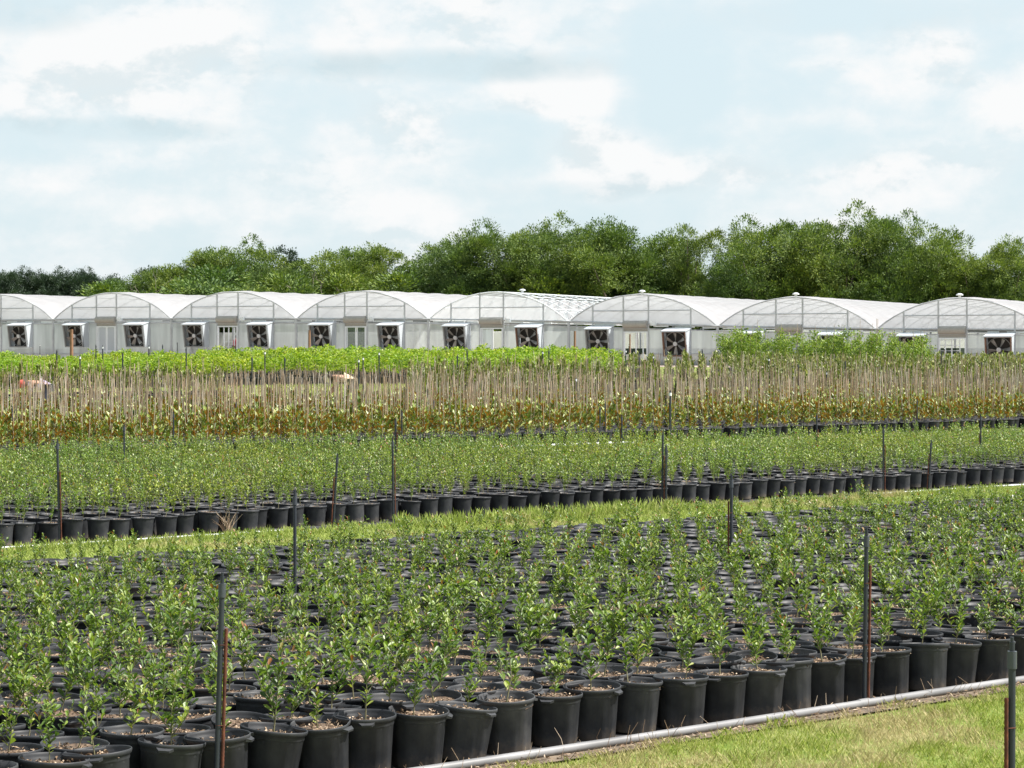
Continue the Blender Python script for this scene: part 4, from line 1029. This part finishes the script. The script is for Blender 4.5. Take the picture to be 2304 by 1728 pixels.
# dark planting benches inside, seen dimly through the panels
ch = []
for i in range(-1, 8):
    for q in (1.2, 6.0, ): ch.append(box(i * BW + q, i * BW + q + 3.0, 3, 28, BASE + .7, BASE + 1.1))
part('bench', ch, [MAT['tree_dark']])
for k, (px, py, bay) in enumerate([(1130, 627, 3), (1388, 629, 4), (1655, 631, 5), (1928, 636, 6)]):
    # mushroom ventilator on the ridge of a bay
    sx = px * 2304 / 2212; best = None
    for t in np.arange(0, 34, .2):
        s, z = arc(bay, .5); w = ROOT.matrix_basis @ Vector((s, t, z)); qx, qy = proj(*w)
        if best is None or abs(qx - sx) < best[0]: best = (abs(qx - sx), s, t, z)
    _, s, t, z = best
    c = [lathe([(.14, -.1), (.14, .22)], 14), lathe([(.14, .2), (.34, .22), (.36, .27), (.28, .36), (.12, .42), (.001, .43)], 16)]
    c = [(a[0] * .62 + np.array([s, t, z]), a[1], a[2], a[3]) for a in c]
    part('roof_ventilator', c, [MAT['white']], label=f'{ORD[k]} white mushroom ventilator from the left on the ridges')
# security lamp on the wall by the doors
for i in range(0, 5):
    s = i * BW + BW * .57; z = gutter_z(i + .5) - .02
    part('wall_lamp', [box(s - .02, s + .3, -.3, -.06, z - .12, z + .1), box(s - .02, s + .1, -.36, -.3, z - .02, z + .16)], [MAT['white']])
# worker in the doorway of the third bay
pw = ROOT.matrix_basis @ Vector((1 * BW + BW * .49, .5, BASE + .3))
person(tuple(pw), math.radians(-60), 'worker in red top and navy trousers in the open greenhouse doorway', 'stand', cloth('red_shirt', (.6, .08, .12)), cloth('navy_trousers', (.03, .04, .09)), None)
def post(px, py0, w, Y, label):
    X = (px - CX) / F * Y; z1 = HC + (YH - py0) / F * Y; z0 = gz(X, Y)
    o = link('wooden_post', mesh_from('wooden_post', tube([(0, 0, 0), (.01, 0, z1 - z0)], [w, w * .9], 8), [MAT['wood']]), None, (X, Y, z0)); tag(o, label, 'post')
post(161, 741, .12, 158, 'brown wooden post in front of the left exhaust fan of the second bay')
post(696, 743, .08, 146, 'brown wooden post standing between the third and fourth bays')
post(1293, 745, .07, 136, 'brown wooden post left of the sixth bay door')
post(1417, 752, .045, 128, 'thin brown post just left of the sixth bay doorway')
def heap():
    X = (2175 - CX) / F * 126; Y = 126; V = []; n = 20
    for r in range(7):
        for k in range(n):
            t = 2 * math.pi * k / n; rr = 1.15 * r / 6 * (1 + .1 * math.sin(3 * t)); V.append((rr * math.cos(t), rr * math.sin(t), .75 * (1 - (r / 6) ** 1.3) + rnd.gauss(0, .02)))
    Fc = [(i * n + k, (i + 1) * n + k, (i + 1) * n + (k + 1) % n, i * n + (k + 1) % n) for i in range(6) for k in range(n)]
    o = link('sand_heap', mesh_from('sand_heap', [(np.array(V), np.array(Fc), 0, True)], [plain('tan_sand', (.5, .4, .3), .95)]), None, (X, Y, gz(X, Y))); tag(o, 'pale tan heap of sand before the rightmost greenhouse door', 'heap')
heap()

# ------------------------------------------------------------------ trees
def tree_geo(seed, W, H, nblob, nleaf, ls, low=.25, ragged=.25):
    """trunk/limbs chunk list and crown chunk list; crown spans W wide, H tall"""
    r_ = np.random.default_rng(seed); rr = random.Random(seed)
    rx = W / 2; z0 = H * low; rz = (H - z0) / 2; cz = z0 + rz
    C, R = [], []
    lobes = [(0, 0, 0, 1.0)] + [(r_.uniform(-.45, .45) * rx, r_.uniform(-.4, .4) * rx, r_.uniform(-.35, .3) * rz, r_.uniform(.6, .85)) for _ in range(4)]
    while len(C) < nblob:
        lx, ly, lz, lr = lobes[len(C) % len(lobes)]
        d = r_.normal(0, 1, 3); d /= np.linalg.norm(d); rad = r_.uniform(.4, .95) ** .6 * lr
        p = np.array([lx + d[0] * rx * rad, ly + d[1] * rx * rad, cz + lz + d[2] * rz * rad])
        if p[2] > H * .95 or p[2] < H * .04: continue
        C.append(p); R.append(r_.uniform(.11, .21) * W)
    C = np.array(C); R = np.array(R)
    nt_ = nleaf // 42; ti = r_.choice(len(C), nt_, p=R ** 2 / np.sum(R ** 2)); td = r_.normal(0, 1, (nt_, 3)); td[:, 2] = td[:, 2] * .8 + .4; td = norm(td)
    T = C[ti] + td * (R[ti] * r_.uniform(.72, 1.04, nt_))[:, None] * np.array([1.05, 1.05, .9])
    tr_ = r_.uniform(.2, .36, nt_); k = r_.integers(0, nt_, nleaf); o3 = np.clip(r_.normal(0, 1, (nleaf, 3)), -1.7, 1.7) * np.array([1, 1, .8])
    P = T[k] + o3 * tr_[k][:, None] + td[k] * tr_[k][:, None] * .5
    D = td[k] + o3 * .5 + np.array([0, 0, .25]); Nn = td[k] * .6 + np.array([0, 0, 1.0]) + r_.normal(0, .4, (nleaf, 3))
    L_ = ls * r_.uniform(.6, 1.5, nleaf)
    crown = [leaf_geo(P, D, Nn, L_, L_ * .45, 0, LEAF4)]
    tk = []; base = Vector((0, 0, 0)); fork = Vector((rr.gauss(0, .3), rr.gauss(0, .3), H * .28)); r0 = H * .022
    tk += tube([base, base.lerp(fork, .5) + Vector((.1, 0, 0)), fork], [r0 * 1.25, r0, r0 * .85], 7)
    for k in range(min(14, nblob)):
        c = Vector(C[rr.randrange(len(C))]); m = fork.lerp(c, .5) + Vector((rr.gauss(0, .3), rr.gauss(0, .3), -.3))
        tk += tube([fork, m, c], [r0 * .55, r0 * .35, r0 * .12], 5, cap=False)
    return tk, crown
TV = []
for i, (W, H, nb, nl, ls, low, rg) in enumerate([(9, 14, 36, 50000, .22, .10, .14), (10, 15, 40, 56000, .22, .06, .18), (8, 13, 30, 40000, .22, .12, .22), (9, 12, 34, 46000, .22, .03, .18), (7, 15, 22, 18000, .22, .26, .3), (11, 14, 44, 60000, .22, .06, .14), (8, 7, 22, 26000, .22, .02, .2)]):
    tk, cr = tree_geo(900 + i, W, H, nb, nl, ls, low, rg)
    TV.append((mesh_from('trunk', tk, [MAT['bark']]), mesh_from('crown', cr, [MAT['tree']]), mesh_from('crown', cr, [MAT['tree_dark']]), W, H))
def tree(pxd, topd, Y, v, label, dark=False, wsc=1.0, name='tree'):
    px, py = pxd * 2304 / 2212, topd * 2304 / 2212
    X = (px - CX) / F * Y; z = 1.4; ht = HC + (YH - py) / F * Y - z
    tk, cr, crd, W, H = TV[v]; s = ht / H * .985
    t = empty(name, (X, Y, z), rnd.uniform(0, 6.28)); t.scale = (s * wsc, s * wsc, s)
    tag(t, label, 'tree', 'trees behind the greenhouse')
    link('trunk', tk, t); link('crown', crd if dark else cr, t); return t
LINE = [(215, 597, 225, 3), (262, 580, 222, 3), (318, 566, 262, 2), (352, 560, 225, 0), (398, 545, 222, 3), (440, 530, 224, 1), (482, 514, 222, 0), (528, 519, 226, 5), (575, 528, 220, 3), (612, 520, 228, 2), (655, 541, 222, 4),
        (700, 535, 220, 3), (760, 515, 224, 0), (808, 521, 222, 1), (868, 534, 220, 3), (912, 550, 224, 3), (975, 497, 215, 0), (1020, 490, 212, 1), (1075, 486, 214, 5), (1130, 478, 210, 0), (1180, 476, 214, 1), (1240, 474, 211, 5),
        (1322, 462, 208, 1), (1290, 478, 216, 0), (1385, 492, 212, 3), (1440, 490, 216, 2), (1480, 461, 208, 4), (1604, 470, 205, 0), (1645, 478, 202, 5), (1700, 472, 206, 1), (1765, 452, 202, 0), (1822, 450, 200, 5),
        (1880, 462, 204, 1), (1930, 450, 200, 0), (1985, 470, 198, 5), (2040, 492, 201, 3), (2100, 524, 197, 3), (2180, 505, 195, 1), (2225, 522, 198, 0)]
for k, (a, b, Y, v) in enumerate(LINE):
    kind = {0: 'rounded', 1: 'broad dense', 2: 'narrow', 3: 'low spreading', 4: 'open airy', 5: 'wide'}[v]
    tree(a, b, Y, v, f'{kind} green tree, {ORD[k]} from the left in the tree line over the roofs', dark=(k in (2, 9)), wsc=rnd.uniform(.82, 1.05) if abs(a - 1540) > 72 else .72)
for k in range(13):      # understorey behind the roofs
    px = 260 + k * 152 + rnd.uniform(-50, 50)
    if 1440 < px < 1620: continue
    tree(px, 600 + rnd.uniform(-26, 16), 214 - k * .6 + rnd.uniform(-3, 3), 6, f'bushy undergrowth tree, {ORD[k]} from the left, low behind the greenhouse ridges', wsc=1.5, name='bush')
for k in range(11):      # far dark wood at the left
    tree(-20 + k * 26 + rnd.uniform(-6, 6), 574 + (k % 3) * 5 + rnd.uniform(-3, 3) + (8 if k > 8 else 0), 330, [0, 1, 5][k % 3], f'dark tree tinted haze blue, {ORD[k]} from the left in the distant wood', dark=True, wsc=.9)
def bare_tree(pxd, topd, Y, label, seed):
    rr = random.Random(seed); X = (pxd * 2304 / 2212 - CX) / F * Y; H = HC + (YH - topd * 2304 / 2212) / F * Y - 1.4; ch = []
    def grow(p, d, l, r, n):
        q = p + d * l; ch.extend(tube([p, p.lerp(q, .5) + Vector((rr.gauss(0, .1), 0, 0)), q], [r, r * .85, r * .7], 5, cap=False))
        if n == 0: return
        for k in range(2): grow(q, (d + Vector((rr.gauss(0, .45), rr.gauss(0, .3), rr.uniform(-.1, .3)))).normalized(), l * rr.uniform(.6, .85), r * .65, n - 1)
    grow(Vector((0, 0, 0)), Vector((0, 0, 1)), H * .36, .09, 4)
    t = empty('bare_tree', (X, Y, 1.4)); tag(t, label, 'tree'); link('trunk', mesh_from('trunk', ch, [MAT['palebark']]), t)
bare_tree(668, 572, 212, 'pale leafless forked tree over the left greenhouse roofs', 3)
bare_tree(352, 606, 214, 'small pale bare tree behind the second arch', 5)
